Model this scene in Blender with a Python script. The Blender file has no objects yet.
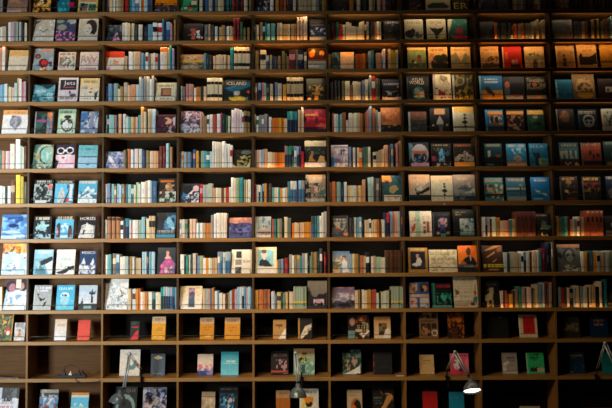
import bpy, math, random, zlib
import numpy as np
from mathutils import Vector, Matrix
SC = bpy.context.scene
COL = SC.collection
# ------------------------------------------------------------------ camera
D, H, FPX = 8.0, 2.35, 801.0
TH, RO = math.atan(.0407), math.radians(.32)
CAM = Vector((0, -D, H))
_F = Vector((0, math.cos(TH), math.sin(TH)))
_R0, _U0 = Vector((1, 0, 0)), Vector((0, -math.sin(TH), math.cos(TH)))
_R = _R0*math.cos(RO) - _U0*math.sin(RO)
_U = _U0*math.cos(RO) + _R0*math.sin(RO)
def ray(px, py):
    return _F*FPX + _R*(px-306) - _U*(py-204)
def at(px, py, Y=0.0):
    d = ray(px, py)
    return CAM + d*((Y+D)/d.y)
cd = bpy.data.cameras.new('camera'); cam = bpy.data.objects.new('camera', cd); COL.objects.link(cam)
cd.sensor_width = 36; cd.lens = FPX/612*36; cd.clip_end = 60
cam.matrix_world = Matrix(((_R.x, _U.x, -_F.x, CAM.x), (_R.y, _U.y, -_F.y, CAM.y), (_R.z, _U.z, -_F.z, CAM.z), (0, 0, 0, 1)))
SC.camera = cam
SC.view_settings.view_transform = 'Standard'; SC.view_settings.look = 'None'
SC.view_settings.exposure = 0; SC.view_settings.gamma = 1; SC.view_settings.use_curve_mapping = False
# ------------------------------------------------------------------ colours
def lin(c):
    return tuple((v/12.92 if v <= .04045 else ((v+.055)/1.055)**2.4) for v in c)
def hexc(h):
    if len(h) == 3: h = ''.join(a+a for a in h)
    return lin([int(h[i:i+2], 16)/255 for i in (0, 2, 4)])
PAL = {k: v for k, v in (t.split(':') for t in """wh:f4f2ec cr:e4d6b0 bg:c2a986 tn:a8844f or:e07a20 am:e2a236 ye:ecd044 rd:b82424 dr:701c24 br:6c4426 rs:b46a48
pk:dc98a8 mg:b83470 pu:684e88 nv:1e2c4c bl:33648e lb:8cb8d4 sk:bcd8e0 tl:1f929a lt:88beb4 gn:327e54 lg:acccac dg:1e423a gy:8e908c sg:bcbcb4 ch:44474c bk:18181b
dt:4a4438 ol:7c764a pe:eabc96 gd:bc8c30""".split())}
CN = dict(wh='white', cr='cream', bg='beige', tn='tan', am='amber', ye='yellow', rd='red', dr='dark red', br='brown', rs='rust', pk='pink', mg='magenta', pu='purple',
 nv='navy', bl='blue', lb='light blue', sk='pale blue', tl='teal', lt='pale teal', gn='green', lg='pale green', dg='dark green', gy='grey', sg='pale grey', ch='charcoal',
 bk='black', dt='dark brown', ol='olive', pe='peach', gd='golden')
CN['or'] = 'orange'
def pal(t):
    cs = [hexc(PAL[k]) for k in t.split('-')]
    return tuple(sum(c[i] for c in cs)/len(cs) for i in range(3))
def lum(c): return .2*c[0]+.7*c[1]+.1*c[2]
# ------------------------------------------------------------------ materials
def mat(name, base=None, rough=.5, metal=0, noise=None, attr=False, emit=None, spec=.4):
    m = bpy.data.materials.new(name); m.use_nodes = True
    n, l = m.node_tree.nodes, m.node_tree.links
    b = n['Principled BSDF']; b.inputs['Roughness'].default_value = rough; b.inputs['Metallic'].default_value = metal
    b.inputs['Specular IOR Level'].default_value = spec
    tc = n.new('ShaderNodeTexCoord')
    nz = n.new('ShaderNodeTexNoise'); mp = n.new('ShaderNodeMapping')
    l.new(tc.outputs['Object'], mp.inputs['Vector']); l.new(mp.outputs[0], nz.inputs['Vector'])
    sc, amt, stretch = noise or (60, .06, (1, 1, 1))
    mp.inputs['Scale'].default_value = stretch; nz.inputs['Scale'].default_value = sc; nz.inputs['Detail'].default_value = 4
    mr = n.new('ShaderNodeMapRange'); mr.inputs['To Min'].default_value = 1-amt*2; mr.inputs['To Max'].default_value = 1+amt*2
    l.new(nz.outputs['Fac'], mr.inputs['Value'])
    vm = n.new('ShaderNodeVectorMath'); vm.operation = 'SCALE'
    if attr:
        a = n.new('ShaderNodeAttribute'); a.attribute_name = 'print'; l.new(a.outputs['Color'], vm.inputs[0])
    else:
        vm.inputs[0].default_value = base
    l.new(mr.outputs[0], vm.inputs['Scale']); l.new(vm.outputs[0], b.inputs['Base Color'])
    if emit:
        b.inputs['Emission Color'].default_value = (*emit[:3], 1); b.inputs['Emission Strength'].default_value = emit[3]
    return m
M_PRINT = mat('printed_paper', attr=True, rough=.5, spec=.25, noise=(180, .05, (1, 1, 1)))
M_PAGE = mat('page_edges', hexc('d8ccb0'), rough=.9, spec=.1, noise=(300, .15, (8, .2, .2)))
M_WOOD = mat('oak_shelf', hexc('9c7744'), rough=.45, spec=.35, noise=(9, .22, (.6, 6, 14)))
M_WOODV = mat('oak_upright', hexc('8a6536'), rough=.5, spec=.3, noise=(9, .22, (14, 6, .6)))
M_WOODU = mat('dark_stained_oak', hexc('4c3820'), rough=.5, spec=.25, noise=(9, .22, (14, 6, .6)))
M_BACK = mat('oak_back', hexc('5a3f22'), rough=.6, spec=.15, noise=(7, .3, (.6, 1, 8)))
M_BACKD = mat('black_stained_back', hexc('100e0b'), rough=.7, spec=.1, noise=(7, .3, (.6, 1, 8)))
M_RAIL = mat('dark_wire', hexc('3c4242'), rough=.35, metal=.8)
M_STEEL = mat('lamp_steel', hexc('aeb8bc'), rough=.4, metal=.45)
M_SHADE = mat('lamp_shade_enamel', hexc('62727a'), rough=.28, metal=.4)
M_DARK = mat('dark_metal', hexc('24282a'), rough=.4, metal=.6)
M_INNER = mat('shade_white_lining', hexc('e8e4d8'), rough=.6)
M_PLAST = mat('black_plastic', hexc('141416'), rough=.4)
M_WHITE = mat('white_plastic', hexc('dcdcd8'), rough=.4)
M_LEDS = {r: mat('warm_led', hexc('c06020'), emit=(1.0, .22, .03, e)) for r, e in ((-1, .03), (0, .06), (1, .28), (2, .10), (3, .16), (4, .06), (5, .04), (6, .02), (7, .02))}
M_BULB = mat('lit_lamp_glass', hexc('ffffff'), emit=(1, .88, .76, 6))
M_FLOOR = mat('dark_floor', hexc('4a3826'), rough=.5, noise=(5, .2, (6, .5, 1)))
# ------------------------------------------------------------------ mesh helpers
class MB:
    def __init__(s): s.v = []; s.f = []; s.c = []
    def box(s, x0, x1, y0, y1, z0, z1, c=(1, 1, 1), skip=()):
        b = len(s.v)
        s.v += [(x0, y0, z0), (x1, y0, z0), (x1, y1, z0), (x0, y1, z0), (x0, y0, z1), (x1, y0, z1), (x1, y1, z1), (x0, y1, z1)]
        s.c += [c]*8
        for n, q in (('bottom', (0, 3, 2, 1)), ('top', (4, 5, 6, 7)), ('front', (0, 1, 5, 4)), ('right', (1, 2, 6, 5)), ('back', (2, 3, 7, 6)), ('left', (3, 0, 4, 7))):
            if n not in skip: s.f.append(tuple(b+i for i in q))
    def grid(s, P, C):                       # P[j][i] points, C[j][i] colours
        b = len(s.v); nj, ni = len(P), len(P[0])
        for j in range(nj):
            for i in range(ni): s.v.append(P[j][i]); s.c.append(C[j][i])
        for j in range(nj-1):
            for i in range(ni-1):
                a = b+j*ni+i; s.f.append((a, a+1, a+ni+1, a+ni))
    def tube(s, pts, r, n=8, c=(1, 1, 1)):
        pts = [Vector(p) for p in pts]; b = len(s.v); rr = r if hasattr(r, '__len__') else [r]*len(pts)
        ref = Vector((0, 1, .02))
        for k, p in enumerate(pts):
            t = (pts[min(k+1, len(pts)-1)]-pts[max(k-1, 0)]).normalized()
            u = t.cross(ref)
            if u.length < 1e-3: u = t.cross(Vector((1, 0, 0)))
            u.normalize(); w = t.cross(u)
            for i in range(n):
                a = 2*math.pi*i/n; s.v.append(tuple(p+u*(math.cos(a)*rr[k])+w*(math.sin(a)*rr[k]))); s.c.append(c)
        for k in range(len(pts)-1):
            for i in range(n):
                a, d = b+k*n+i, b+k*n+(i+1) % n; s.f.append((a, d, d+n, a+n))
        s.f.append(tuple(b+i for i in range(n))[::-1]); s.f.append(tuple(b+(len(pts)-1)*n+i for i in range(n)))
    def lathe(s, prof, o, ax, n=28, c=(1, 1, 1)):   # prof: (distance along axis, radius)
        o, ax = Vector(o), Vector(ax).normalized(); u = ax.orthogonal().normalized(); w = ax.cross(u); b = len(s.v)
        for h, r in prof:
            for i in range(n):
                a = 2*math.pi*i/n; s.v.append(tuple(o+ax*h+u*(math.cos(a)*r)+w*(math.sin(a)*r))); s.c.append(c)
        for k in range(len(prof)-1):
            for i in range(n):
                a, d = b+k*n+i, b+k*n+(i+1) % n; s.f.append((a, d, d+n, a+n))
    def build(s, name, m, parent=None, smooth=False, col=True):
        me = bpy.data.meshes.new(name); me.from_pydata(s.v, [], s.f); me.materials.append(m)
        if col:
            at_ = me.attributes.new('print', 'FLOAT_COLOR', 'POINT')
            a = np.ones((len(s.v), 4), dtype=np.float32); a[:, :3] = np.array(s.c, dtype=np.float32)
            at_.data.foreach_set('color', a.ravel())
        if smooth: me.polygons.foreach_set('use_smooth', [True]*len(me.polygons))
        o = bpy.data.objects.new(name, me); COL.objects.link(o)
        if parent: o.parent = parent
        return o
def tag(o, label, cat, group=None):
    o['label'] = label; o['category'] = cat
    if group: o['group'] = group
    return o
def empty(name, loc, rot=(0, 0, 0)):
    o = bpy.data.objects.new(name, None); COL.objects.link(o); o.location = loc; o.rotation_euler = rot; o.empty_display_size = .02
    return o
# ------------------------------------------------------------------ layout of the bookcase
ROWY = [10.8, 39.9, 69.0, 100.2, 132.2, 167.2, 202.0, 237.5, 273.5, 309.0, 340.3, 377.4, 416]
ROWZ = [at(306, y).z for y in ROWY]
P = .75
UX = [(p-306)/100.05 for p in (-46.8, 27.9, 102.5, 177.7, 253, 328.6, 403.7, 478.8, 553.9, 629)]          # nine bays
DEPTH, TB, UW = .31, .036, .021
ZTOP = at(306, -21).z
ZLOW = ROWZ[-1]-.42
BAY = ['leftmost', 'second', 'third', 'fourth', 'fifth', 'sixth', 'seventh', 'eighth', 'rightmost']
ROWN = ['top', 'second', 'third', 'fourth', 'fifth', 'sixth', 'seventh', 'eighth', 'ninth', 'tenth', 'eleventh', 'twelfth', 'bottom']
def bay_of(x): return max(0, min(8, sum(x > u for u in UX)-1))
# ---------------------------------------------------------------- spine-out books
# per shelf row: "x w top colour[/band colour]" in photograph pixels, '-' mixes two colours
SP = {
0: """0 2.4 -6 gy;104.2 2.6 -7 lt;107 1.3 -6 ch;108.4 2 -7 pk;110.5 2.4 -8 ye-cr;113.4 2 -6 wh;115.6 2.2 -6 cr;118 2.8 -7 bg;121 2.6 -6 tn;125 3.4 -8 rd;128.8 1.3 -6 dg;130.3 1.8 -7 tl;132.2 2.8 -7 lb;135.1 4.1 -6 bl-lb/wh;139.5 1.7 -6 wh;142 2 -7 or;144.2 3.3 -7 sk;148 2 -6 nv-bl;150.3 2.2 -7 ch;
199.6 2.9 -6 cr;202.8 2 -7 bk;205.2 3.2 -8 bl;208.8 3.5 -7 sg;212.6 2.3 -7 nv;215.2 2.4 -6 gn-gy;217.8 2.6 -7 cr;220.6 3.2 -6 tn-cr;224.1 2 -7 bk;226.5 2.5 -6 tl-dg;229.3 2.3 -7 dg;231.9 2.2 -8 br-rd;234.3 1.5 -7 bk;236 2.2 -7 dr;238.4 1.4 -6 bk;240.2 2.4 -7 dr;244 3.4 -6 cr;249 2.2 -7 br-bg;251.4 1.6 -7 br;
270 3.4 -6 wh;275.6 3.2 -7 am-tn;279.5 4 -6 br-rd;283.8 2 -7 am-nv;286.2 2.6 -8 dr;289 3 -7 nv;293 2.6 -6 cr;296.3 1.8 -7 ch;298.4 5.2 -7 cr-tn;303.8 3.8 -6 bg;307.8 3.6 -7 cr-tn;311.6 4.6 -7 cr;316.6 2.2 -6 gy;319.2 2.4 -7 dg;322 4 -7 tn-gd;
349.5 3.8 -7 or-tn;353.8 2.6 -6 bk;356.7 3.4 -7 cr;361 2.4 -7 bk;363.7 2.4 -6 ch;366.4 2.2 -7 bk;369 3.2 -7 cr;372.5 2 -6 tn;374.8 1.8 -7 bk;377 3.2 -7 cr;380.5 2.2 -6 rd-br;383 2 -7 wh-rd;385.4 2.2 -7 ch;388 2.8 -6 dr;391.5 3.2 -7 bk;397 3 -7 br;
515.5 2.4 -6 cr-ol;518.2 2.2 -6 cr-ol;520.6 2.2 -6 cr;523 2.6 -7 ol;528 2.6 -7 ol-ch;532 2 -6 gd-br;538 2.2 -7 cr;544 2 -7 br;575 2.6 -6 ch;579 2.6 -7 dt;583 2.8 -6 ch;587 2.4 -7 br;590 2.4 -6 br-tn;594 3 -7 dt;598 3 -6 ch;602 2.4 -7 br-tn;606 3 -6 ch;609.5 2.6 -7 dt""",
1: """0 2 27 wh;2.2 3.9 26.5 bg-cr;6.3 2.2 23.5 ch;8.7 2.2 22.5 wh;11 3 22 sg-pk;14.1 2.2 21.5 gy;16.5 1.9 22 lg-gy;18.5 2.5 22 sg;21.2 1.7 22 ch;23 1.5 22.5 nv;24.8 2.2 23 cr;
122.3 2.4 23 cr;124.8 2.3 22.5 wh;127.3 2.6 23 cr;131.7 2.4 23.5 cr;134.5 2.8 24.5 ch;138.5 3.8 24.5 cr-wh;142.6 1.2 26 bk;144 1.6 27 dt;145.7 2.4 25.5 nv;148.3 4.5 24.5 tl-lb;153 4.4 23 wh/bk;157.7 4.4 23 wh/rd;162.3 1.9 19.5 bl;164.3 1.8 24 nv;166.3 3.9 22 lb/bl;170.4 1.8 23.5 pk;174 2.2 20 tn;
204.5 3.4 24.5 gy-dg;208.5 1.8 24.5 bg;210.5 3 25 ch;215 2.4 26.5 wh-lg;217.5 1.7 28 dt;219.3 2.4 27 bg;221.8 2.9 25.3 tn;225 1.6 27 ch;226.8 2.5 26.5 wh;229.4 2 26 cr;231.5 1.9 27 tn-am;233.5 2.6 18.5 dr;236.8 2.7 18.5 dr;240.2 2.2 22 ch-gn;243.4 2.2 27.5 ol;247.3 2.2 27.5 tn;
253 2.3 23 tl/wh;255.5 1.7 24.5 am;257.2 1.4 25 wh;258.8 1.4 24 bk;260.3 2.2 22.5 tn;262.6 2.7 22.5 bk/sk;265.4 1.2 23 tl;267.3 2.7 24 lt;271.3 3.6 23.3 tl-lt;277 2.4 23 bg;279.6 2.4 23 cr;282.2 2.9 24 am-bg;285.2 1.9 24 am-bg;287.2 2.8 24 cr;291.2 2.4 24 am-bg;293.7 2.4 24 tn;296.9 2.4 17.5 pe;300 2.6 17 pe-bg;303.3 3.8 16.6 pe-cr;
328.3 2 23.5 ol;330.8 2.6 22 bk;333.7 2.2 23 dr-bk;336.5 2.2 22 dg-gn;339.1 3.4 24 rd;343 2.3 24.5 cr;346.1 2.7 22 cr;349 2.4 23 cr;351.5 2.2 26 cr;353.8 2 26.5 cr;355.9 1.8 26.5 bg;357.8 1.6 27 cr;359.5 2.2 22 cr;361.8 2.3 21 cr-am;364.2 2.2 20.5 bk/cr;366.5 2 21.5 cr-tn;368.8 2.6 21 bk;371.8 2.6 22 ch;375 1.8 21.5 or;376.9 2 21.5 wh;379.1 1.8 22 bg;
494.6 1.8 22.5 or;496.6 2.2 23 ch;499 2.2 23.5 bk;501.4 2.2 23 ch;503.8 2.2 23 dt;506.2 2.2 24 bk;508.6 2.2 23 ch;510.9 2.4 35 cr;514.3 2 23.7 or;516.4 1.8 24 mg-rd;518.4 2.9 23.5 gy;521.5 2 23 or;523.7 1.6 24 br;525.4 3 23 ol-gy;528.6 2.4 23.5 ol-gy;531.2 2.2 22 ol-cr;536.3 2.3 19.5 tn-cr;542 2.8 19.8 tn-cr;
574 2.6 21 ch;577 2.4 21.5 dt;579.6 2 22 ch;581.8 2.6 21.5 br-bg;584.6 3 21 br;588 3 21 bk;591.3 2.6 19.5 tn;594.2 1.8 20 bk;596.3 2.4 18.5 tn;599 1.6 20 bk;601 2.2 21 ol;603.6 3.6 19 br;607.6 2.6 18 ch;610.4 3 16.5 tl-sg""",
2: """0 2.5 48 rs-pe;2.7 2.6 47 wh;124.5 2.6 56 tn-cr;128.7 2.2 51.5 wh;131 2 52 wh;133.2 2.4 51.5 cr;135.7 4.6 51.5 pe-bg;141.5 2 53 lb;143.7 1.8 54.5 tl;145.6 2.4 52.5 wh/rd;148.1 2 54 gy;150.2 3 53.5 cr;153.3 1.5 53 wh;155 2.7 53.5 sg/rd;158 2 54 ch;160.3 3.5 47.5 wh/or;164 3.7 47.2 cr/or;168 1.6 47.5 cr;169.7 2.1 46 tl;172 2.3 48.5 lb-pk;
204.2 1.8 53 lb-bl;206.3 2.6 54 dg;209.1 2.6 55 ch;213 2.7 56 pe;215.8 2.4 55 cr;218.3 2.4 54.5 cr;220.7 2.3 55 cr;223 2.7 54.5 cr;226.3 1.7 55 tn;228.1 2 55.5 cr-pe;230.3 2.9 47.3 tl;
253.3 1.7 53 lt;255.5 3.3 51 tn;260.3 5.6 50 cr/bk;266 2.6 55.5 lb-wh/bl;269.8 2 55 cr-ol;272.1 2.1 56 ch;274.4 2 56 bl-ch;276.5 1.5 57 dt;278.2 2.2 56 tn;280.5 1.4 56 bk;282 2.6 51 ol;284.8 1.9 53 dg-gn;286.9 2 56 br-or;289.2 6 50 dr-ch/pk;295.8 2 50 ol;298 5 50.5 nv/sg;304 2.6 52 gy-ol/wh;
328.5 2.4 54 cr/wh;355.7 2.2 54 br-or;358.2 1.9 54 or-rd;360.5 1.9 54 br-or;362.8 2.1 53.5 or;365 1.6 54 br;368.5 2.6 51 gy-lb;371.2 2.4 50.5 tl-bl;376.2 2.3 53 bg;378.6 2.8 53 bg-pk;382.6 2.5 49 wh;385.3 2.2 50 dr;388.2 2.2 49 cr;390.5 2.6 50.5 ye-gd;393.2 2.2 51 ye-gd;395.5 2.4 50 cr-wh""",
3: """0 1.8 85 lb;2 2.2 84.5 lb-tl;4.4 3 84 wh-sk;8.8 2.9 87 cr;12 2.2 87.5 pe;14.5 2.5 83 sk;17.2 2.1 78 cr-ol;19.5 2.2 79 wh;22 1.3 82 pk-rd;23.5 2.4 81.5 sg-pk;
104.3 1.8 84 dg;106.3 1.8 86 nv;108.4 3.6 83.7 lb-bl;112.2 1.3 84 nv;113.8 4 83.5 lt-gy;118 2.2 89 cr;120.3 3.1 86.5 tn;124 3.5 82.5 bg/sg;127.8 3.1 85.5 pe;131 4.6 84.5 pe-or;136 2.7 84.5 sk;139.2 2.3 77 sg;141.8 1.8 79 lb-gy;144 2.3 76.5 gy;146.5 3 76.5 sg-bg;149.7 2 79 wh;151.9 2.2 76 sg;
178 2.1 87 gn-ch;180.5 1.6 86 lt-wh;182.4 2.8 86.5 gy-br;186.1 2.2 84 rs-pk;188.5 2.2 84 bg-pk;190.9 2.1 84.2 bg-rs;194 2 88 wh;196.2 4.5 87 or-tn;201 1.8 86 dg;203.7 2.8 86.5 cr-pe;
253 4 83.5 rs/cr;258.2 3.1 83 lb/nv;261.8 2.3 82.5 rd-pk;264.3 1.7 83 lt;266.3 3.1 84 dg/ol;270.1 2.8 84 sg-pe;273.2 1.2 84 bk;274.7 2.8 82.5 bl-gy;277.8 4 83.5 sg;283 3.3 84.5 am;
328.3 2.2 84 ol;331 2 82 ch;334.7 1.9 80.5 dt;338 2 81 ch;342 2 81 ol;345 4.6 81 cr;349.8 2.8 85 br-tn;353 2.5 81.3 cr;355.6 2.3 81.5 cr;358.1 2.3 82 bg-cr;360.7 1.4 81.5 br-pu;362.3 1.8 80.5 lb-gy;365 3.1 79.5 cr/wh;369.5 1.9 75.5 gy-lg;371.7 3.3 76.5 rd/wh;375.2 2.2 78.5 ol;377.8 2.2 79 ch""",
4: """104.7 2.2 115 lt;107.2 1.9 115 bk/pk;109.2 5.2 115 lt;114.8 1.7 115 br-pk;116.7 1.6 116 bk;118.6 2.8 114 cr-or;122 1 116 bk;123.1 2.3 114 sg-wh;125.8 2.4 117 lt-wh;128.4 2.1 117 tl-lt;130.6 3 117 cr-am;133.8 2 117 tn;136 1.8 117 cr-pk;138.2 2.6 115 tl-lt;141 2.7 107 or-cr/am;144 2.2 112 cr;146.4 1.2 112 br;147.8 2.5 109 cr-tn;150.5 1.6 109 bg;152.3 3 109 sk;
200.2 2.2 112 bg-pk;202.8 3.6 116 tn;206.9 2.2 115 wh/ch;209.8 2.7 114.5 wh;213 3.7 114.5 rs-rd;217.1 3.3 114 wh;220.6 1.2 113 mg;222.4 2.3 114 dg;225.7 1.8 115 gn-dg;228 2 116 cr;231.5 2.7 110 wh;234.3 2.5 108.5 pk-wh;237 2.3 109 wh-pk;239.5 2 110 wh;241.7 1.9 112 wh/mg;244 3 111 tn/bk;247.2 2.8 111.5 tn-ol/bk;
253.3 2.5 114.5 wh;256 2.5 116 wh/gn;259.2 2 115 gy;261.5 2.4 115 gy/wh;264.3 2.6 114 sg-pu;267.2 1.2 114.5 ch;268.9 2.4 117 wh;271.7 2.4 118 or;274.2 2.4 118 or-rs;276.7 2.4 118 or;279.2 2.3 118 or-ye;281.6 2.5 118 or;284.3 2.7 118.5 cr;287.3 2.6 111.5 tl/nv;290 2.6 111.5 lt-gn/nv;292.8 2.4 111.5 tl-bl/nv;295.4 1.8 111.5 tl/nv;298 2.6 110 bg-pe;301.3 2.4 107.5 cr-pe;
328 1.9 112 tn;332.3 1.7 113 rs;334.1 1.8 114 wh;336.1 2 114 lt-wh;338.2 1.9 115 tl;340.2 1.9 114 sg-lt;342.3 3.4 112.5 rs-br;346 2.6 120 cr/wh;349 2.8 113 wh-cr;352 1.9 113.5 cr;354 3.3 113 cr-wh;357.5 2 113 cr-bg;359.8 2.4 113.5 tn-or;362.3 1.2 114 br;365 1.9 112.5 rs;367 2.1 110 rs-pk;369.3 2.2 106.5 gy-lb;372.4 2.8 108.5 rs/or;375.3 2.6 110 sg-gy;378.3 2.4 112 wh-cr""",
5: """0 1.6 150.5 tl-gn;2 2.9 151 pe-rs;5 2.2 151 pk-wh;7.5 2.3 151 sg-pk;10.5 4.4 144 wh-cr;15.8 4.3 139.5 wh;20.3 2.2 146 lg;22.7 1.4 147 wh;24.4 2.4 146 br;
123.5 2 150 tn-ol;125.7 1.3 151 dg;127.3 3.1 149 rs-or;130.8 2 149.5 wh;133 1.5 150 lb-gy;134.8 3.5 149 pe-wh;138.7 3.2 149 sg-wh;142.1 2.2 150 ch-bl;144.6 1.2 151 nv;146 3.4 150.5 ol-tn;149.9 3.8 151 cr-pe;153.9 2 151 pe;156.1 2.2 151 pe-or;158.5 .9 151 br;159.5 2.9 146 dr-br;163 2.6 146 dr;166.1 2.5 143.5 sk;168.7 1.5 143 gn-dg;170.3 2.1 147 rs-bg;
178 2.4 152 sk/wh;181.1 2.4 151.5 bg/rs;184 2.1 152 lb;186.3 1.5 152 ol;188 2.5 152 lb-bl;190.7 1.7 152 nv;193.2 2.2 149.5 bl/pk;195.8 2.8 151 am;198.8 1.8 151 bk;200.9 1.9 151 lg-gy;203 3.2 151 lt-tl;206.4 3.4 151.5 tl/wh;210 2.2 151.5 sk;212.4 2.1 141.5 wh-cr;214.7 2.1 142 wh;217 2.8 142 wh-bg;220 1.9 142.5 cr-bg;222 3 141.5 wh;225.2 1.9 144 wh-sk;227.3 2.5 144 wh;230 2.4 145 wh/rd;
252.8 1.6 149.5 wh;254.7 2 150 gy-pk;257 2 150 bg;259.2 2.3 150 wh-pk;262 2.2 149.5 lb;264.5 2.6 149 pe-or;267.3 1.9 152 wh;269.3 2.5 152 cr;272 2.8 152.5 bg-pe;275 2.5 152.5 or;277.6 2.3 152.5 or-rs;280 2.2 152.5 or;282.3 2.2 152.5 or-am;284.7 2.1 146 pu-pk/nv;287 2.1 146.5 gn/nv;289.3 2.4 146 tl-gn/nv;291.9 2 146 gn/bk;294.1 2.5 146 lb-pu/wh;296.8 2 146.5 lb/nv;299 1.8 146 pu/nv;301.2 2.6 151.5 rd;
349 2.2 147 lb-pu;353 2.2 147.5 sg-wh;355.4 1.5 148 nv;357.1 1.8 147.5 cr;359 3.3 148 or/cr;363.3 2 147 tl-ch;365.5 2.2 147 ol-gn;368 2.3 147 wh-cr;370.8 1.6 152 bk;373 3.2 152 cr/bk;376.4 2.6 151.5 lt-bg;379.2 2.4 150 pe-tn;381.8 2.4 149 cr-pe;384.8 3.3 145 pe-rs;389 1.6 145 ch;390.8 2.3 144 lb-bl/cr;396 2.2 143 pk-rs;399 2.6 141 tn""",
6: """0 2.8 186 wh;3 1.9 186.5 wh-lg;5.2 2.2 187 bk;7.7 3 186 wh-sk;10.7 4.2 180.5 br/bg;16 4.3 175 ye;20.6 2.9 176.5 ye-ol;24.4 2.4 182 ch-ol;
103.3 3.6 184 wh;107.2 2.5 183.5 pu-lb;110 1.5 185 nv;111.8 2.3 184 lt;114.3 2.1 186 br-bg/cr;117 2.4 184 lb;119.6 1.8 185 sk;121.6 2.2 184 tn/lb;124.2 1.4 186 br;125.9 1.8 184 tl-ch;128 2.8 184.5 sk-lt;131 2.7 184.5 tl-dg/sk;134 1.9 185 cr;136.1 2.4 182.5 lg;138.7 2.1 184 wh-lg;141.1 4 182 wh;145.4 1.9 181 cr-bg;147.5 2.8 180.5 wh;150.4 2.1 181 lb-gy;152.7 4 181 bl;
199.8 2.8 184 rd/pk;203 2.7 185 sk-gy;206 2.1 184.5 sg;208.3 2 183.5 sg-lg;210.4 1.9 183.5 sg;212.6 2.9 188 tn-pe;215.8 3.1 188 wh-cr;219.1 2.1 188 cr;221.4 2.4 188 br;224 1.7 188 cr;226 2.7 187.5 rd;229 1.8 187 wh-cr;231.1 2.4 177.5 wh;233.7 2.3 178 am-wh;236.2 3.5 178 gn-lg;240.2 2.8 177.5 tl;243.8 1.8 179.5 bg-ol;246 1.8 180 cr;248 2.8 179.5 wh;
253 2.8 184 mg-rd;256.2 2.2 185 sg;258.6 1.8 185 wh/nv;260.5 1.6 186 sk-tl;262.2 1.9 184 lb/nv;264.3 2.2 183.5 am-or;266.7 1.9 184 bk;268.8 2.6 183.5 dt;272 2.2 187.5 tl-lt;274.4 2 187.5 cr;276.5 1.6 187.5 wh;278.3 1.8 187.5 tl;280.2 2.1 188 am;282.5 2.3 188 wh;285 2.4 187.5 cr-bg;287.6 2.6 181.5 tl-bl;290.4 2.4 181 pe-wh/bl;293 3.5 181 wh-lb/bl;296.7 1.7 181 nv;298.6 3.1 180.5 lb/bl;301.9 2.7 180.5 gy/bl;
328.4 1.8 182 cr;330.3 1.7 182.5 pu-pk;332.2 3 181.5 rs-or;335.3 1.3 182 br;336.8 1.9 182 lg-gy;338.8 1.7 182 lb-tl;341 2.4 183 nv;344 2.7 182 wh-sg;347.4 2.4 185.5 cr-tn;349.9 2.4 185.5 cr;352.4 3.8 185.5 wh-lg;356.4 1.6 186 rs-am;358.2 2.2 185.5 cr;360.6 2.2 185.5 tn-am;363 2.4 179.5 pe-rs;368.2 3.2 177.5 sk-lt;371.5 1.9 177 wh-gn;374.3 1.7 178 ch;376.3 2.5 178.5 ch-gy/sg;379 2.1 178 br-ch""",
7: """104.7 2.4 220 sg;120.6 2.5 221 wh/bk;123.3 1.7 220 ch;125.2 3.9 218.5 tl-bl/nv;129.3 1.6 220 wh-lb;131 1.7 222 rs;132.8 2.8 220 wh;135.7 2.3 220 wh-sg;138.1 3.4 220 lg-gy;141.7 3.4 217 lb-lt;146.2 2.6 218.5 cr;149 2.8 216 cr-tn/bk;152 3.2 216 tn-cr/bk;
178.3 3.2 219.5 wh/lb;181.7 2.9 219.5 bg-wh;184.8 2.6 219.5 gy/gn;187.5 1.4 220 bk;189.7 2.7 219 pe-cr;193 2.5 219 or-wh;195.7 2.4 223 wh;198.3 1.7 223 sk-tl;200.2 2.5 223 wh;203.1 2.5 223 pe-tn;205.9 3 223 tn-or;209.1 1.9 223 or-tn;211.1 2.6 215 sg-ch;214 2.2 214 wh;216.3 2.6 213 wh;219 2.4 213 wh-bg;221.5 2.3 213 cr-wh;224 2.8 213 wh-pe;
272 1.7 219 rs-rd;273.9 2.4 219 tl-dg;277.4 2.1 219 lg-ol;279.7 2 218.5 ol-gy;281.9 2 218 bk;284.1 3.3 217 cr;287.8 3 218 gy-dg;292 2.2 223 or;294.4 2.5 222.5 pe-cr;297.1 2 223 cr-bg;299.3 2.6 222.5 pe-bg;302.1 2.2 222.5 pe;304.5 1.8 222 or-am;306.5 2.3 222 am-or;309 2 222 or-tn;311.2 3.5 216 ch/bl;314.9 2.1 216 tl-nv;317.2 2 216 tl-lb;319.4 2.2 216 wh;321.8 2.4 212.5 wh-sg;324.4 2.3 211.5 sg;
349.4 1.9 218 ch;351.5 2.2 219 ch-nv;354.2 2 217.5 sg;357 2 217.5 lb-tl;359.2 2.2 217 lb/wh;361.6 1.8 218 nv;364.5 2.1 220 pe-cr;366.9 1.9 220 cr;369 2 219 wh/ch;371.2 2.1 220.5 cr;373.6 3.1 219.5 cr-am;377 2 219.5 or-rs;379.3 1.6 221 dr-br;381.8 2.7 219.5 wh-lg;384.6 1.4 212.5 nv;386.2 3.3 213 mg-rd/nv;390.2 2.2 211.5 lb-bl;392.6 1.4 212 rs;394.1 2.6 211.5 pk-pe;397.1 2.9 211.5 sg;401 2.4 211.5 nv/rs;
481 4 217 wh;485.3 2 217.5 lb-bl/nv;487.5 2.1 217 sg;489.8 2 219 dr;492 3.8 217 wh-lg;496.2 3.8 217.5 tn/or;500.3 2.2 221 cr;502.8 2.6 220.5 pe;505.6 2.4 220.5 pe-pk;508.1 1.9 220.5 rs;510.2 1.6 220 tl;512 2.1 219 cr-tn;514.2 1.7 219 tn;
556 2.4 216 tn-am;558.6 2.8 217 ch-ol;561.6 3.1 217 dg-tl;565 2.2 216.5 tl-lt;567.4 2.2 216 dr;569.8 2.3 219.5 rs-cr;572.3 1.9 219.5 cr-pe;574.4 1.9 219 lb-gy;576.8 2.4 216.5 wh/br;579.4 1.9 218 rs-dr;581.4 2.3 217 bg;583.8 2 217 br-rs""",
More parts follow.
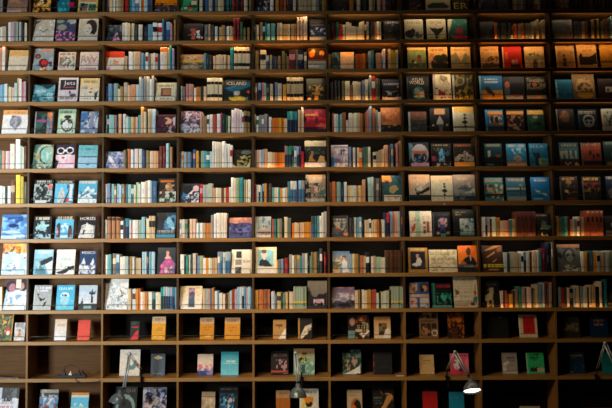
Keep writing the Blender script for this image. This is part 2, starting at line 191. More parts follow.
8: """103.6 2 255 rs-pe;105.8 1.5 255 wh;107.5 3.6 254.5 tl-lt;111.3 1.3 254 bk;112.7 3.3 253.5 br-gy/cr;116.3 2.9 254.5 sk/bl;120 2.4 257 wh-cr;122.6 2.6 256.5 sg-wh;125.4 2.7 257 lt-sg;128.3 1.6 256.5 dt;130.1 1.9 256.5 tn;132.2 2 257 wh-sg;134.3 1.8 257.5 ol-ch;136.3 2.1 258 bg;138.5 2.6 258 cr-tn;142.2 2.1 252 lb-sk;144.5 1.9 252 sk;146.7 2 252 nv/tn;149.1 2.1 252 tl-lb;151.5 3.3 252 sk-lb;
178.3 1.8 255 nv-lb;180.5 3.6 254.5 wh;184.3 1.4 256 bk;186 2.2 255 tl-gn;188.4 1.8 255 wh-lt;190.9 1.5 254 dg-ch;192.9 3 253.5 wh-tn;196.1 1.2 255 ch;197.5 2.1 256 lb-bl;199.8 3 256 lg-tn;203.2 2.6 258 wh;206 2.3 258 or-am;208.5 1.6 258 wh-cr;210.3 2.2 258.5 cr-lg;212.7 1.8 258 am-pk;214.9 2.3 258 cr-tn;217.7 2.3 252 lb-pu/wh;220.2 2.1 252 gy/bl;222.5 2.5 252.5 sk/lb;225.3 2.3 252 sg/bl;227.8 2.8 252 gy-lb/bl;
276.2 1.8 260 am-ye;278.4 2.3 259.5 bl-gy;281.2 1.9 259 lb-gy;283.3 1.1 259 nv;284.6 3.6 258 rd-dr;289.3 2.5 254.5 gy-sg;292 2 255.5 wh;294.2 2.4 255 ol-tn;296.8 3 255 gy/am;300 1.7 256 tl;302 2.7 253.5 sg-pu;304.9 2.4 253.5 wh-lg;307.5 1.8 252.5 bk;309.5 1.5 256 tl-lt;311.1 1.9 252 ol;313.1 1.8 252.5 bg-br;315 1.8 252 tn;317.1 2.3 252 dg;319.7 2.5 248.5 ch/wh;324 2.2 252 dr/rd;
349.7 2 254 lb;352.2 2 254 cr;354.3 4.1 254 gd-ol;358.7 1.4 255 ch;360.3 3.2 255.5 rs;363.6 1.9 256 tn-cr;365.6 3.6 252.5 nv-bk/wh;371.3 2.2 256.5 cr-wh;373.6 2 256 rs-cr;376.2 2.3 257 lg;378.7 2.2 257 lt-lg;381 1.9 257.5 pe-cr;383 2.1 257.5 lg-wh;
503.5 3.3 252.5 sk;507.3 2 253 dr-ch;510.1 2.2 252.5 lg-gy;512.5 2.8 252 sg-bg;515.5 2.4 252.5 bg;518.5 2 253 sg-lg;521 2.3 251.5 wh/bk;523.5 2.3 252 bl-lb/nv;526 3.2 251.5 sg-wh;529.5 2.3 251.5 br-dr;532 2 251 wh-pe;534.2 2.1 251 cr-tn;536.6 2 250.5 wh-sg;538.9 2.3 250.5 bl-tl;541.7 3.5 248.5 dr;545.6 3.8 242.5 nv-bk;549.6 1.4 243 bk;551.3 3.3 242.5 gy/wh;
580.3 3.2 251.5 wh;583.7 3.2 251.5 ol-ye;587.2 2 252 dr;589.7 3 251 nv-tl;593.5 2.7 252 or-am;596.5 3.4 251 sg/bk;600.2 3 251.5 bg-pe;603.4 2 252 ch-bg;605.6 3.5 251 sg-lb;609.4 3.4 250.5 ol-gy""",
9: """0 2 287 wh-cr;2.2 2 287 am-br;127.6 3.4 289 cr-bg;131.2 1 290 br;132.4 3.1 289 lb-wh/br;135.8 2.4 289 or-am;138.4 2 288.5 rs-or;140.6 1.6 292 wh;142.4 2.3 292 cr-pe;144.9 2.8 292 or-tn;147.9 2.4 292 cr-wh;150.5 1.4 292 wh;152.1 3.3 292.5 gy-tl/dg;155.7 2.8 292.5 wh-cr;158.7 2 292.5 cr;160.9 2.3 287.5 tl/dg;163.3 2.3 287 lt/nv;165.8 2 287 pk-sk/nv;168 2.1 287.5 lb/nv;170.3 1.9 287.5 pk-lb/bl;172.4 2.2 287.5 tl-bl/nv;174.8 1.7 287.5 lb-bl;
202.5 3.2 289 cr-tn;206 2.3 289 lb-bg;208.5 1.2 289 pk-bg;209.9 2.3 289 nv-gy;212.3 1.7 288 or-tn;214.5 2.6 291 sk-wh;217.2 1.9 291 nv-lb;219.3 3 293 cr-wh;222.8 2.3 294 wh-pe;225.5 1.9 294 bk-br;227.5 1.9 293 tn;229.7 2.1 291 sk-lb;232 2.3 290 rd-br;234.5 2.2 289.5 sg-pk;237 2.4 287.5 lb;239.6 2.2 287 lb-wh;242 2 287 sk/nv;244.2 1.8 287 lb-bl;246.2 1.7 287.5 pk-sk;248.1 2.4 287 lb-sk;250.6 1.6 288 bl;
254.3 4.2 290 tn-am;259.2 4 290 rs-or;263.5 3.5 290 rs-br;267.1 2.8 290 rs;271.3 3.2 291.5 wh-lb;274.7 2 294 bl-gy;277 3.9 292.5 am-cr/ch;281.2 1.9 292.5 dg;283.2 1.5 293 lt-gn;284.9 2.7 292.5 am-cr;287.7 1.3 291.5 ch;289.2 4 292 pe-cr;
355 3.1 290.5 cr-pe;358.3 1.9 290.5 tn;362 2.2 290 wh-cr;364.4 2.3 290.5 cr;366.8 1.8 290.5 am-tn;368.8 2.1 290 tn-am;371.5 2.3 290.5 rs-rd;374 2.2 290 rd-rs;376.4 2.3 293 wh-lg;379 1.5 293 dg-ch;381 3 292 lg-cr;384.1 2.2 291.5 wh-lg;386.4 2.3 291 cr-lg;389 1.6 290 br-ch;
500.2 2.7 291 wh-pe;503.1 1.8 290.5 dr;505 1.9 291 rs;507.1 1.7 294 mg-rd;509.1 3.4 294 ye-am;513.3 1.5 291 dr-ch;515.1 2.4 290 bg-br;518 3.2 287 tl-gn;521.7 3 287.5 gy-bg;526.6 4.5 287.5 wh-pk;531.3 1.8 288 dt;533.2 1.8 290 ol-lg;535.2 3 285 cr-tn;538.6 3.5 284 bl-lb;542.5 1.9 283 wh-bl;544.5 1.4 284 ch;546.2 2.2 282 rd-br;548.9 2.8 282.5 ol-sg;553.2 3.1 281.5 gy-ch;
558 2.5 287 lb-gy;560.9 2.9 288 rd-br;564.1 2.4 288 ch;567 2.3 288 wh-pe;569.6 3.3 289 bk/gd;573.4 2.1 287.5 sk-gy;575.6 3.6 286 cr-pe;580.5 2.2 286.5 lb-gy;583.1 4 287 sg-wh;587.4 1.3 287.5 bk;589 2 286 cr-bg;591.2 4 285.5 am-cr;596 2.6 287 bk;599.2 2.5 281.5 wh-pe;604.2 2.8 279.5 bl-tl""",
}
# matched sets: row: (x, width of one volume, how many, top, colour, kind)
SETS = [(2,234.0,4.05,4,47.2,'cr','band'),(3,207,3.8,4,78,'cr','band'),(3,286.9,3.25,5,77.5,'cr-tn','band'),
 (7,107.6,3.4,1,217,'tn-rs','cap'),(7,111.9,3.6,1,217,'tn-rs','cap'),(7,116.4,3.6,1,217,'tn-rs','cap'),
 (7,516,3.9,5,211.5,'dt-dr','plain'),(7,586,4.3,4,210.5,'dr-rs','red'),(8,385.6,4.1,4,250.5,'bk-br','brown'),
 (9,293.4,2.62,5,287,'gy-lg','stripe'),(9,391.2,2.6,5,287,'gy-lg','stripe')]
# ---------------------------------------------------------------- face-out books
# row | x0 x1 top | description | art
# art: b ground; v c1 c2 printed blend; r rectangle; e ellipse; o ring; p polygon; n blotches; t lines of small print; T lettering
DP = """
0|8 28 -10|purple and brown picture book|b 867;v 536 a86;n b85 .4 3;r 0 92 70 100 cbc
0|32 51 -9|book strewn with orange and white flowers|b 321;n d83 .55 7;n eee .3 8 30 0 100 60;n fd6 .3 9
0|56 75.5 -10|black book with a teal globe|b 112;e 42 70 34 34 178;n 3bc .4 6 15 40 70 98;r 66 55 96 74 b25
0|78.5 98 -9|yellow framed comic book with picture panels|b dc7;r 8 8 92 92 e8dca0;r 10 60 48 92 288;e 30 82 16 8 b54;r 55 62 92 92 476;n 222 .3 8 10 58 92 94;r 10 10 90 52 c96
0|155.3 177 -9|dark book with orange top|b 432;r 0 0 100 66 e80;n 321 .5 5 0 60 100 100;n 87a .25 8 0 70 100 100
0|178.8 197.8 -9|green book with red and white bird picture|b 396;p 264 60 50 100 40 100 80 40 88;r 62 50 96 66 dcb;p c42 25 82 60 74 80 84 45 88;p eed 20 76 42 80 30 88;n 9cb .2 6 0 80 100 100
0|256 269 -10|black book with white ink marks|b 111;n ccc .25 7 20 50 100 100;p 88a 70 60 90 50 84 95;n 246 .2 5
0|333 348 -10|plain black book under a blue spined row|b 111;n 223 .3 4;r 60 90 70 96 888
0|408 421 -8|black book with faint gold picture|b 111;n a63 .25 6 10 60 95 98
0|425.5 450 -9|cream book with an old green car|b ccb684;r 0 0 100 60 cb8;p 243 10 78 25 62 70 60 90 76 90 90 12 90;n 342 .35 9 8 62 92 90;r 0 93 100 100 b98
0|452.5 468.5 -9|dark book with big cream and yellow letters|b 322;T ER 6 62 92 92 ed6;n a62 .2 6 0 0 100 50
0|478 495 -9|dark book with a pale curved edge|b 223;p 556 0 96 0 66 22 40 60 34 20 60 10 96;p 99a 4 90 4 70 12 62 10 90
0|497 508 -9|plain charcoal book beside a pale curved one|b 223;n 334 .3 4
0|555 568.5 -9|brown picture book half in the dark|b 322;n 964 .4 5 20 30 100 90
1|33.3 54.2 20|pale stone coloured book with a zigzag line|b cbcab8;v aaa898 d8d4c4;p 554 10 8 40 2 10 24;p 666 24 52 40 44 50 54 64 42 80 50 64 47 50 60 40 50;n e8c070 .3 5 60 60 100 90;n ddd .25 7
1|56 75.5 20|navy book with pink flowers and grey clouds|b 346;e 30 36 24 14 998;e 78 8 24 12 9a9;e 18 8 20 8 798;n e8b .42 8 0 52 100 96;n 235 .3 6 40 10 100 50
1|78.6 98 19|black and white baby portrait in cream frame|b d8d2bc;r 4 6 96 84 c4beaa;e 64 40 32 36 222;e 46 46 22 24 d8d2c4;e 40 44 3 2 222;e 56 44 3 2 222;e 48 56 6 2 766;e 45 78 44 14 d4cebc;r 4 92 96 98 c9a88a
1|107 122 25.5|dark book with a pink figure|b 2e3038;n 678 .35 5 0 0 100 40;p d9b 40 98 52 62 66 48 72 66 90 94;e 64 56 10 10 cab;n 456 .3 7
1|183 203 24|black book with rust figure and white star|b 14141a;e 50 38 14 12 964840;p a54 44 90 42 50 62 46 60 92;p 864 20 66 44 58 44 70;n ddd .4 9 58 40 98 90;e 78 64 8 10 ccd
1|309.6 326 19.6|black book with foaming blue and white water|b 182030;r 0 0 100 30 121418;n dde .5 5 4 40 96 76;n 346 .4 6 0 40 100 80;r 0 84 100 100 bab09c;r 10 26 90 30 644;n 457 .3 7 0 60 100 84
1|384 400 21|black book with small cream title|b 14161a;t 8 6 92 14 998;e 55 24 3 2 bbb;e 40 56 8 2 664;n 334 .15 6
1|404.5 423 19.7|cream picture book with a dark bear|b cfc3a0;t 14 12 86 22 998a70;e 28 72 26 20 2c2424;e 45 58 14 12 322;n 345 .3 6 8 46 50 98;r 56 78 96 88 a42;n 465 .35 7 40 62 100 98
1|426.7 445.7 19.5|cream picture book with a black bird|b d2c6a2;t 14 12 86 22 a09078;e 50 26 5 2 a65;p 241c14 14 38 28 44 60 46 78 44 88 34 84 56 62 74 56 94 44 94 40 72 20 52;n c90 .4 6 4 80 100 100
1|448 467 19.5|green picture book with red flower and boat|b 165a50;p c9c0a0 0 0 26 0 10 50 0 70;e 58 62 18 20 a34;p d23 6 76 40 84 96 82 98 98 30 96;n 284 .25 5 0 0 100 50
1|480 494 22|black book with a grey arc|b 151719;p 333840 40 92 60 40 96 12 66 48 48 94
1|552.5 572 20|dark grey book with reddish lower edge|b 3a3a36;r 0 4 100 12 665f54;n 833 .4 6 20 66 100 98;n 555 .3 5 0 20 100 60;p 776a54 86 0 100 0 100 90 96 90
2|9 28 50.5|blank cream book in slanting shadow|b e6dcc0;r 0 0 100 30 dcb878
2|33.5 53.5 49|grey blue book with red faced figures|b 8aa0a8;n a8b8bc .4 4;e 22 36 14 12 432;e 22 37 8 7 c55;e 52 66 24 20 522;e 55 65 15 12 d33;e 84 70 12 12 634;r 38 88 70 100 e71;n dde4e4 .4 7 0 70 100 100;r 40 4 96 12 c85
2|58.5 75.5 52.5|white comic with crowded colourful drawing|b e4ddcc;t 6 4 94 14 666;n 577 .5 9 6 20 94 84;n c65 .3 8 6 20 94 84;n 5a6 .2 7 6 30 94 84;r 0 86 100 100 dcd0c4
2|80 98.5 52.3|pinkish white book with large pale letters|b e8dcd2;T RW 8 24 92 58 a99488;n e0a890 .3 5 20 10 80 60;t 6 86 94 94 a76;n d8b8b0 .25 7 0 60 100 84
2|104.5 124 52|white book with a red top|b e8dccc;r 0 0 100 34 c8402c;p e8dccc 0 60 40 36 70 34 100 40 100 60;n 9cb .4 6 20 44 70 74;n d96 .3 6 40 50 96 80;r 0 84 30 100 d8a0b8
2|180 204 55|olive book with yellow and dark bands|b 8a8c74;r 10 8 78 24 b07058;r 6 34 92 54 c8b040;r 0 54 100 64 665;n 465a4c .4 5 0 62 100 100;n aa9 .35 6 0 0 100 100;n 333 .2 8 0 20 100 60
2|308 326 48.5|dark book with orange blossoms over blue books|b 382018;r 0 58 100 100 9ab4b0;e 22 28 16 16 f80;e 76 24 14 12 e93;e 30 14 10 8 fa3;n 522 .35 6 0 30 100 60;r 0 52 100 62 842;r 0 80 60 90 c8d4cc
2|331.5 339.5 53|teal and black figure book|b 1a4450;n 3a7c8c .4 5;p 16202a 20 30 70 24 80 60 40 80
2|340.3 354 52.5|peach and cream book with grey edge|b d8c4a4;v e0b080 c4c0b0;r 92 10 100 100 9aa8a8;r 55 4 85 12 e8a050;t 10 30 80 36 c0a888
2|407.5 426 48|green picture book with small figures|b 7a9a6c;e 62 46 10 12 544030;e 64 62 10 12 a05a50;e 30 68 10 8 224;e 40 72 7 7 ddd;r 6 78 94 96 466444;n 8aa878 .3 6;r 0 0 100 10 e0c890
2|428.3 447.5 47.5|cream sky picture book with dark green trees|b e0c490;t 8 8 92 20 987050;e 52 62 30 26 1c3c34;e 80 56 22 24 183430;e 28 80 16 20 204038;r 20 78 100 100 1a2c2c;e 34 68 8 8 744;e 84 70 6 8 743;n c89060 .25 5 0 0 30 70
2|451 470.5 47.5|cream picture book with grey pointed hills|b e2cc96;p 8a9484 0 96 0 40 26 22 50 70 74 26 100 54 100 96;n c8b060 .35 7 0 55 100 90;t 16 8 84 18 b09868;e 50 28 4 2 a54
2|480.5 498.5 47|peach picture book with a crowd|b d8b080;t 16 10 84 20 a07850;n 3a2c28 .5 8 8 46 96 80;n 765 .35 7 0 50 100 90;r 0 82 100 98 4a4440;r 0 0 6 100 e8d8b0
2|502.5 521.5 47|bright red picture book with pale figures|b c01c24;r 14 24 28 60 d06848;e 54 72 8 12 e0a890;e 70 70 8 12 d09080;r 38 80 90 100 301818;r 0 0 5 100 e8b8a0
2|524.5 544 47|cream picture book with a bare dark tree|b dcc498;p 3a4448 40 100 44 60 20 56 46 48 50 26 60 50 90 56 60 64 64 100;n 556064 .35 6 14 30 90 70;n a8a890 .3 6 0 60 100 90;r 0 44 100 60 98a098
2|556 574.5 46|beige picture book with a seated figure|b c4a070;r 8 18 92 96 a88858;e 42 46 7 7 332;p 2c2820 30 92 36 56 52 56 56 92;r 0 0 8 100 d8c090;n 8a7850 .2 5
2|577 596.5 45|beige picture book with black town silhouette|b d8b47c;p 1c1a1a 10 88 10 48 20 36 28 44 28 52 66 52 80 46 90 38 100 36 100 86;t 30 20 76 32 a07c50;r 10 88 90 96 b89c70
2|600 616 44.5|amber yellow picture book|b d0a038;n c08828 .4 5 10 20 100 80;n 98701c .3 7 10 50 100 90;r 0 70 100 76 806020
3|32.5 54.5 85|wide teal photo book with building|b 5aa0b0;n 245a68 .45 5 0 40 100 100;r 14 30 60 48 bcd4d8;r 66 50 92 80 cfe0e0;n 8cc4cc .3 7;p 1c3c44 0 0 100 0 70 30 40 10
3|58.5 78 78|white framed book with black title box|b d8d0d4;r 10 9 92 50 24262c;T Jets 26 14 84 36 dde;r 24 38 80 44 a55060;n caa8c0 .3 5 8 54 92 84;e 60 62 5 7 444;e 76 74 16 8 556;t 6 80 94 90 665
3|80.3 99.3 78.5|cream book with small dancing sketches|b e8dcb8;v dcc080 ece6d8;t 18 10 86 20 8a7a50;p 9cb4b4 4 40 40 34 40 42 4 48;p 3a4a54 74 60 84 62 96 50 90 70 88 92 78 92;p c45 50 46 66 40 60 50;e 54 60 8 4 544;e 30 44 8 3 788;t 4 84 60 90 665;n b8c8cc .25 5 0 50 30 80
3|155.5 176.5 83|cream book with brown picture square|b e0d8b4;t 14 12 86 24 8a7c50;r 26 30 76 74 8a5040;r 36 36 70 66 b08060;r 10 78 90 92 eee4cc;t 20 80 80 90 a09080;r 94 0 100 100 9cb8b8
3|224 250.5 80.5|dark blue book with puffin and yellow flowers|b 14242c;p 1c5c7c 10 50 100 8 100 30 40 60;p 2a6c8c 0 40 60 20 80 14 20 46;T ICELAND 10 8 84 24 c8b08c;e 62 62 12 14 222;e 48 66 12 12 ccc;e 56 62 5 9 9bb098;e 54 92 30 12 c8b848;n e8d860 .3 7 20 84 80 100;e 92 58 5 8 d5601c;r 84 84 90 98 688
3|306.5 325.5 79|black book with a yellow branching tree|b 24241c;r 0 0 80 60 4a4a3c;n c09848 .5 7 14 30 92 80;p c88840 40 100 46 50 60 50 62 100;e 40 40 10 8 222;e 14 94 10 6 e8a868
3|382 401 80|black book with grey city lights below|b 161a20;t 8 18 92 26 88a;n a0a8b0 .45 7 16 55 90 80;n e8b080 .4 6 0 84 100 100;r 0 90 100 100 c0a898;e 86 36 6 4 b84
3|406.8 429 75.5|black book with a teal globe and round seal|b 14181e;T ATLAS 24 12 74 23 b8ac94;T WORLD 12 24 78 38 c0b498;e 52 72 26 24 2a7484;n b09060 .4 5 30 56 76 94;n 8cc 0.25 6 30 52 76 94;e 66 78 12 12 d8a878;r 0 10 5 96 2c4a5c
3|433 451 74.5|cream book with dark red flowers|b d8ccac;r 0 0 12 100 a8a090;p 7a6850 40 4 80 10 84 30 60 34 40 20;n b8a888 .35 6 20 0 96 40;n 8c2830 .55 6 26 58 98 96;e 20 56 5 4 333;r 0 84 100 88 e0c080
3|452.5 473 75|black book with gold pattern|b 26241a;n 8a7830 .4 8;e 38 26 20 18 3a3a30;o 38 26 20 18 786c3c;n c89830 .4 7 0 62 100 100;r 0 0 8 100 a8b0a0
3|479.3 502.3 76|blue book with a lion on orange sand|b 2070a8;v 1a66a4 2c7cae;t 24 12 84 18 b0c0c0;r 22 22 80 30 a8b4b4;r 0 62 100 80 c89858;r 0 78 100 100 d88c34;p 3a2a1c 22 52 36 44 50 60 66 76 60 92 50 78 34 74;r 0 0 9 100 88c8e0
3|503 524.5 77|black book with a portrait strip at left|b 1a1c22;e 20 38 12 16 b06050;r 6 50 30 94 4a5a6c;r 10 84 90 100 a09898;e 60 84 14 6 a33c40;r 30 0 100 30 2c3038
3|526 546 77|black book with bands of pale lettering|b 1c1c1c;T Timetables 6 8 90 24 b0a080;T of 6 28 24 42 b0a080;e 44 36 12 9 b8582c;T Medicine 6 44 80 58 b0a080;n 875 .3 6 60 24 100 70;r 0 84 100 98 8a8478;r 48 84 70 96 c87838
3|555.5 572.3 80|plain bright blue book|b 1478a0;r 0 0 8 100 4a9cb0;p 9cd8dc 2 20 10 10 16 70 12 96 4 96;e 52 74 5 3 8cc;n 187090 .3 4;r 20 18 96 30 1c6c90
3|572.5 594.5 74.5|brown book with a round golden picture|b 8a6c48;e 54 58 42 44 b89058;t 26 14 86 24 604830;n 54402c .45 7 20 34 90 72;e 54 84 36 14 e0a030;r 12 70 92 76 4a3a28;n c8a060 .25 6 14 20 94 70
3|598 616 79|dark maroon book with a small white panel|b 2a1c20;r 40 42 100 66 cfc8b8;r 50 50 60 62 444;r 0 70 100 100 401c20
4|2.5 28 110.5|white book with a grey curly head drawing|b f0eeea;r 0 0 100 20 e0a868;t 14 6 86 14 c08850;e 52 48 24 26 9a9aa4;n 70707c .45 6 30 24 74 74;p 9a9ab0 40 70 62 70 54 88;n b4b4c0 .3 8 30 24 74 74
4|35 53.5 112|black book with a strip of colour pictures|b 24302e;n 3c6858 .4 5 0 10 60 100;r 10 38 60 48 a05090;r 66 4 94 100 6a7c8c;e 80 14 12 10 e8a050;n d87848 .4 6 66 4 94 100;n 7cc8d8 .3 5 66 20 94 80;r 0 0 4 100 98a8a8
4|58 75.5 109.5|mint green book with a black circle label|b a8d0b4;n c8d8c0 .4 4 0 30 100 100;r 0 0 100 18 88b098;t 10 6 90 16 444;r 10 22 90 40 d0d4b8;e 54 32 20 8 333;o 54 66 34 26 222;e 54 66 28 20 e4e8e0;n 2c4c40 .35 7 14 40 90 96;n a33 .1 6 30 40 70 60
4|80.5 98 112|blue grey photo montage book|b 7088a8;n 304058 .5 6;n c4d0dc .45 7;e 20 18 20 18 4070a8;r 56 0 74 100 8c90a8;r 0 0 4 100 3c6c9c
4|156 175.5 115|dark red book with a peach hexagon|b 382430;p e8b090 56 14 80 26 80 46 58 54 36 46 36 26;n c04858 .4 7 30 46 90 70;n c8b8c0 .4 6 40 60 100 100;r 0 0 100 10 6c3840;n 502838 .4 5 0 20 60 100;p d8c8d0 84 20 100 10 100 60 88 60
4|180.5 200 111.5|patterned purple and grey book|b 4c3c48;n 98707c .45 7 0 0 100 46;n c0b8c4 .35 8 0 0 100 50;r 0 46 100 58 7c5878;n a8c0d0 .55 6 0 58 100 100;n dcd0d8 .4 8 0 60 100 100;n 333 .25 6 0 30 100 70
4|304 326 109.5|crimson book with a sunset sky|b 8c1428;v 701020 a82030;n c83044 .4 4 0 10 100 60;t 6 20 62 30 e0a040;p e06050 50 74 80 60 100 66 100 86;r 0 86 100 100 2c2c34;n 300c14 .35 4 0 0 60 60;r 0 80 60 90 381420
4|381 400.5 108|copper coloured book with dark lower edge|b a86438;n c07840 .4 5;n 8c4c30 .3 7;r 0 72 100 100 1c1e20;e 42 80 4 3 e8b040;e 70 72 10 5 c88838;n 445 .25 6 0 76 100 100
4|408.5 426.5 112|dark book with a brown mountain and pale spine|b 3c3c38;r 0 0 100 42 6c4838;n 884c3c .35 5 6 0 100 40;n 2c3030 .4 5 10 40 100 100;n 585850 .3 6 10 50 100 90;r 0 2 8 100 b0bcc4
4|430 449.5 108|black book with a silver drop shape|b 16181c;r 24 4 78 28 c89060;t 28 8 74 24 b07848;p b8b0a8 50 34 66 58 66 74 54 78 42 78 32 68 36 54;p 666060 38 70 66 70 60 92 46 92;e 14 74 5 4 b8b080;e 86 72 5 4 b8b080;e 54 96 10 5 a05038
4|453 474 107|cream book with a row of black diamonds|b d0ccb0;r 0 0 100 24 d8a848;r 0 0 5 100 e8e0c8;p 222 56 26 64 33 56 40 48 33;p 222 56 40 66 47 56 54 46 47;p 222 56 53 72 63 56 73 40 63;p 222 56 73 65 80 56 87 47 80;r 55 86 58 98 222;r 0 82 100 85 444
4|485.5 503.5 110|blue book with tigers and orange title|b 1c6890;r 12 8 94 22 e08a30;n 885028 .55 6 10 26 96 76;n d8b890 .4 7 20 28 90 70;e 36 46 10 14 241c1c;e 62 46 10 16 241c1c;r 0 76 100 100 282830;r 0 0 8 100 2c88b8
4|506.5 524 110|black book with orange title and brown animals|b 1c1818;r 4 8 96 22 d08c38;n a86040 .5 6 8 26 96 58;n b08068 .45 6 4 66 90 96;e 60 52 22 14 181414
4|527.5 544 110|dark green book with orange title|b 1c4838;r 4 6 100 24 dca040;e 50 50 24 14 3c3c34;n 2c7048 .4 5 0 40 100 90;e 48 36 16 8 8a8c78;r 30 58 80 74 222
4|556.5 574 109.5|black book with a brown portrait and cream spine|b 1a1414;e 48 34 26 26 6c4424;n 8c5828 .4 6 20 8 76 60;r 0 0 6 100 a88c68
4|578.5 597 110|black book with a white skull|b 14161c;t 2 8 98 22 b0a890;o 54 50 32 26 8c8c84;e 54 66 26 18 8c8c84;e 42 60 8 7 222;e 66 62 8 7 222;r 0 20 5 90 24505c
4|602 620 109|white book with a black line drawing|b a8a490;n 3c3c34 .4 7 10 14 96 90;r 0 0 6 100 d0b890
5|33.5 53 145|dark green book with a bright round portal|b 446860;e 66 44 40 40 1c4844;e 66 44 30 32 8cc0b0;n d0e0d8 .35 6 46 30 90 64;o 60 44 46 48 a8b8a0;n a89868 .4 5 0 30 34 100;n c8d0b8 .3 6 20 76 100 100;r 60 6 94 10 b07050
5|56 75 145|pink portrait book with black and white glasses|b 3c3448;r 0 42 100 100 eac4cc;p 30283c 0 0 100 0 100 40 60 46 0 44;o 24 26 20 14 f0eef0;o 72 24 20 14 f0eef0;e 24 26 12 8 222;e 72 24 12 8 222;r 40 22 56 28 eee;p f0dce0 10 44 80 40 70 78 30 80;p c03c58 26 54 38 50 48 54 38 60;n f4b8cc .5 5 50 60 100 100;t 50 86 96 96 eee;p 2c2430 0 60 16 70 8 100 0 100
5|78.5 97.5 145.5|light teal seascape book|b 8cc8d0;v 64b0b8 a8d4e4;t 10 14 90 22 3c8c94;r 0 48 100 54 6090a0;t 8 46 96 54 345c6c;r 0 54 100 100 a4cce0;e 50 84 10 4 456c88
5|105 124 152|pale blue book with a white wing|b 8090b0;n b8b0d0 .4 5;n 50607c .4 6;p f0f0f0 16 22 30 30 58 78 40 84 18 50;r 0 0 100 8 607c90;n c8c0e0 .3 8
5|232.5 251.5 150|dark still life book with pale vegetables|b 221c18;n a8a050 .5 6 24 30 96 94;n d0c890 .35 7 40 40 96 96;e 72 16 26 10 6c7c78;r 60 10 96 22 4c6860;p d8b898 0 80 20 96 30 100 0 100;r 0 94 90 100 c8c0b0
5|304.5 326 141|cream topped book with brown hands on black|b 1e1a18;r 0 0 100 22 a89878;t 40 10 90 18 888060;n 967048 .5 6 20 40 50 80;p b08048 16 80 30 50 46 80;p c8a068 60 80 72 56 90 60 96 82;n 2c4844 .3 7 0 24 100 50;r 0 82 100 100 ece0d8
5|331 348 145.5|pale purple book with black brushed writing|b b0a4b0;n d0c4cc .4 5;n 8c8498 .35 5;p 222 58 22 66 20 64 46 56 44;p 222 70 20 90 22 84 28 74 30 80 48 72 46;e 32 70 26 8 6c6090;p 2070b0 0 60 16 50 20 100 0 100;r 20 6 96 14 746c70
5|409 428.5 143|book with an astronaut helmet|b 14202c;e 54 50 44 44 a8a0b0;e 56 60 34 26 222c40;n 6890b8 .5 5 26 44 84 80;r 16 34 92 46 b06c3c;n c8a090 .35 6 30 14 90 34;p 4c8090 0 0 20 10 10 60 0 80;r 10 86 100 98 a090c0;n d0b8c0 .3 7 60 50 98 90
5|431.5 451 144|black book with a bright blue bottle|b 181a20;t 8 4 84 11 b8a060;r 38 34 66 80 3c88c8;e 52 36 8 14 5ca8d8;n a8d0e8 .4 6 38 40 66 80;n 6c5c3c .4 6 14 20 40 50;r 0 56 20 76 a04058;n 345c70 .35 6 20 30 96 80;n c8b0b0 .45 8 8 86 96 100
5|454 474 144|black book with piled white clock faces|b 1c1a18;t 4 4 86 12 9c4c20;e 34 60 18 14 b8b0a0;e 58 46 16 14 c0b8a8;e 82 66 18 16 b0a898;e 12 70 12 14 b8b0a0;e 58 70 14 12 9a9284;n 443c30 .3 8 0 34 100 84;r 0 82 100 100 d89848
5|484.5 502 144|dark teal book with a lighthouse|b 14404c;r 12 2 90 14 6c7c70;r 20 30 34 62 b8b498;p 141c20 0 64 40 56 100 60 100 100 0 100;e 76 54 16 6 984840;r 10 90 50 96 3c8088
5|506.5 526 144|blue sky book with pale domes and sand|b 2488b8;t 10 4 90 16 b0a898;n a8d0dc .35 5 0 18 100 50;e 56 66 22 14 a8a098;n 786858 .4 7 0 56 100 84;r 0 80 100 100 d8a878;r 0 84 100 88 443c34
5|529.5 548 144|blue book with a dark green statue|b 1c6c98;T U.S.A. 8 8 84 20 a8a898;n 2c84b0 .3 5;p 1c3030 14 20 22 40 40 44 56 50 50 100 26 100 30 66 16 44;e 46 48 10 8 1c3434;p 6c9070 50 66 64 62 84 70 96 98 50 100;n b8c098 .4 7 48 70 96 100
5|559.5 578.5 143|teal book with white columns|b 2c6470;r 0 0 100 20 1c3c44;T GREECE 10 5 92 17 9c9c84;r 0 26 96 30 746c60;n a8a890 .35 7 0 32 100 70;r 6 36 18 70 a8ac98;r 30 36 42 70 a8ac98;r 54 36 66 70 a8ac98;r 78 36 90 70 a8ac98;r 0 74 100 100 282c2c;n d8a868 .35 5 20 84 100 100
5|581.5 601 143|dark red book with three small black figures|b 8c3c2c;r 0 0 100 14 381c1c;T HAWAII 10 3 90 14 a89070;n a8482c .35 5;e 44 44 7 12 281c1c;e 60 60 6 12 281c1c;e 82 56 8 10 281c1c;r 0 78 100 100 301c20;r 0 0 6 100 7c5c54
5|604 622 142|dark teal book cut by the picture edge|b 1c3434;r 10 2 100 12 56685c;e 70 60 30 30 647c70;r 10 84 100 100 8c7444
6|34 52.5 180|black book with silver fish|b 1c2022;t 14 4 90 18 e0dcd0;n a8b8b4 .6 5 0 20 100 94;n 303838 .45 7 0 30 100 90;e 86 30 12 10 d86868;r 10 86 70 98 d0d4d0
6|55 73.5 180.5|light blue book with a tower and bridge|b 64bce0;r 0 0 100 16 2c2c2c;T LONDON 12 3 88 14 e8dcb8;p c8ccc4 16 100 20 60 32 34 40 34 52 60 58 100;n 707c7c .3 8 20 50 56 100;n 445 .5 7 62 20 100 100;p 333c40 46 100 70 50 80 20 84 24 60 100;r 64 78 78 96 c85058;r 80 20 96 90 dce0e0
6|78.5 97 181|light blue book with snowy mountains|b 58b0d0;r 0 0 100 12 80a8b0;t 8 3 92 12 d0d4d0;p e4ecf0 20 60 50 24 66 40 80 34 100 60 100 100 0 100 0 60;n 3c7c90 .45 6 0 46 100 80;r 0 84 100 100 e8ecec;n a8c8d8 .3 8 0 40 100 100
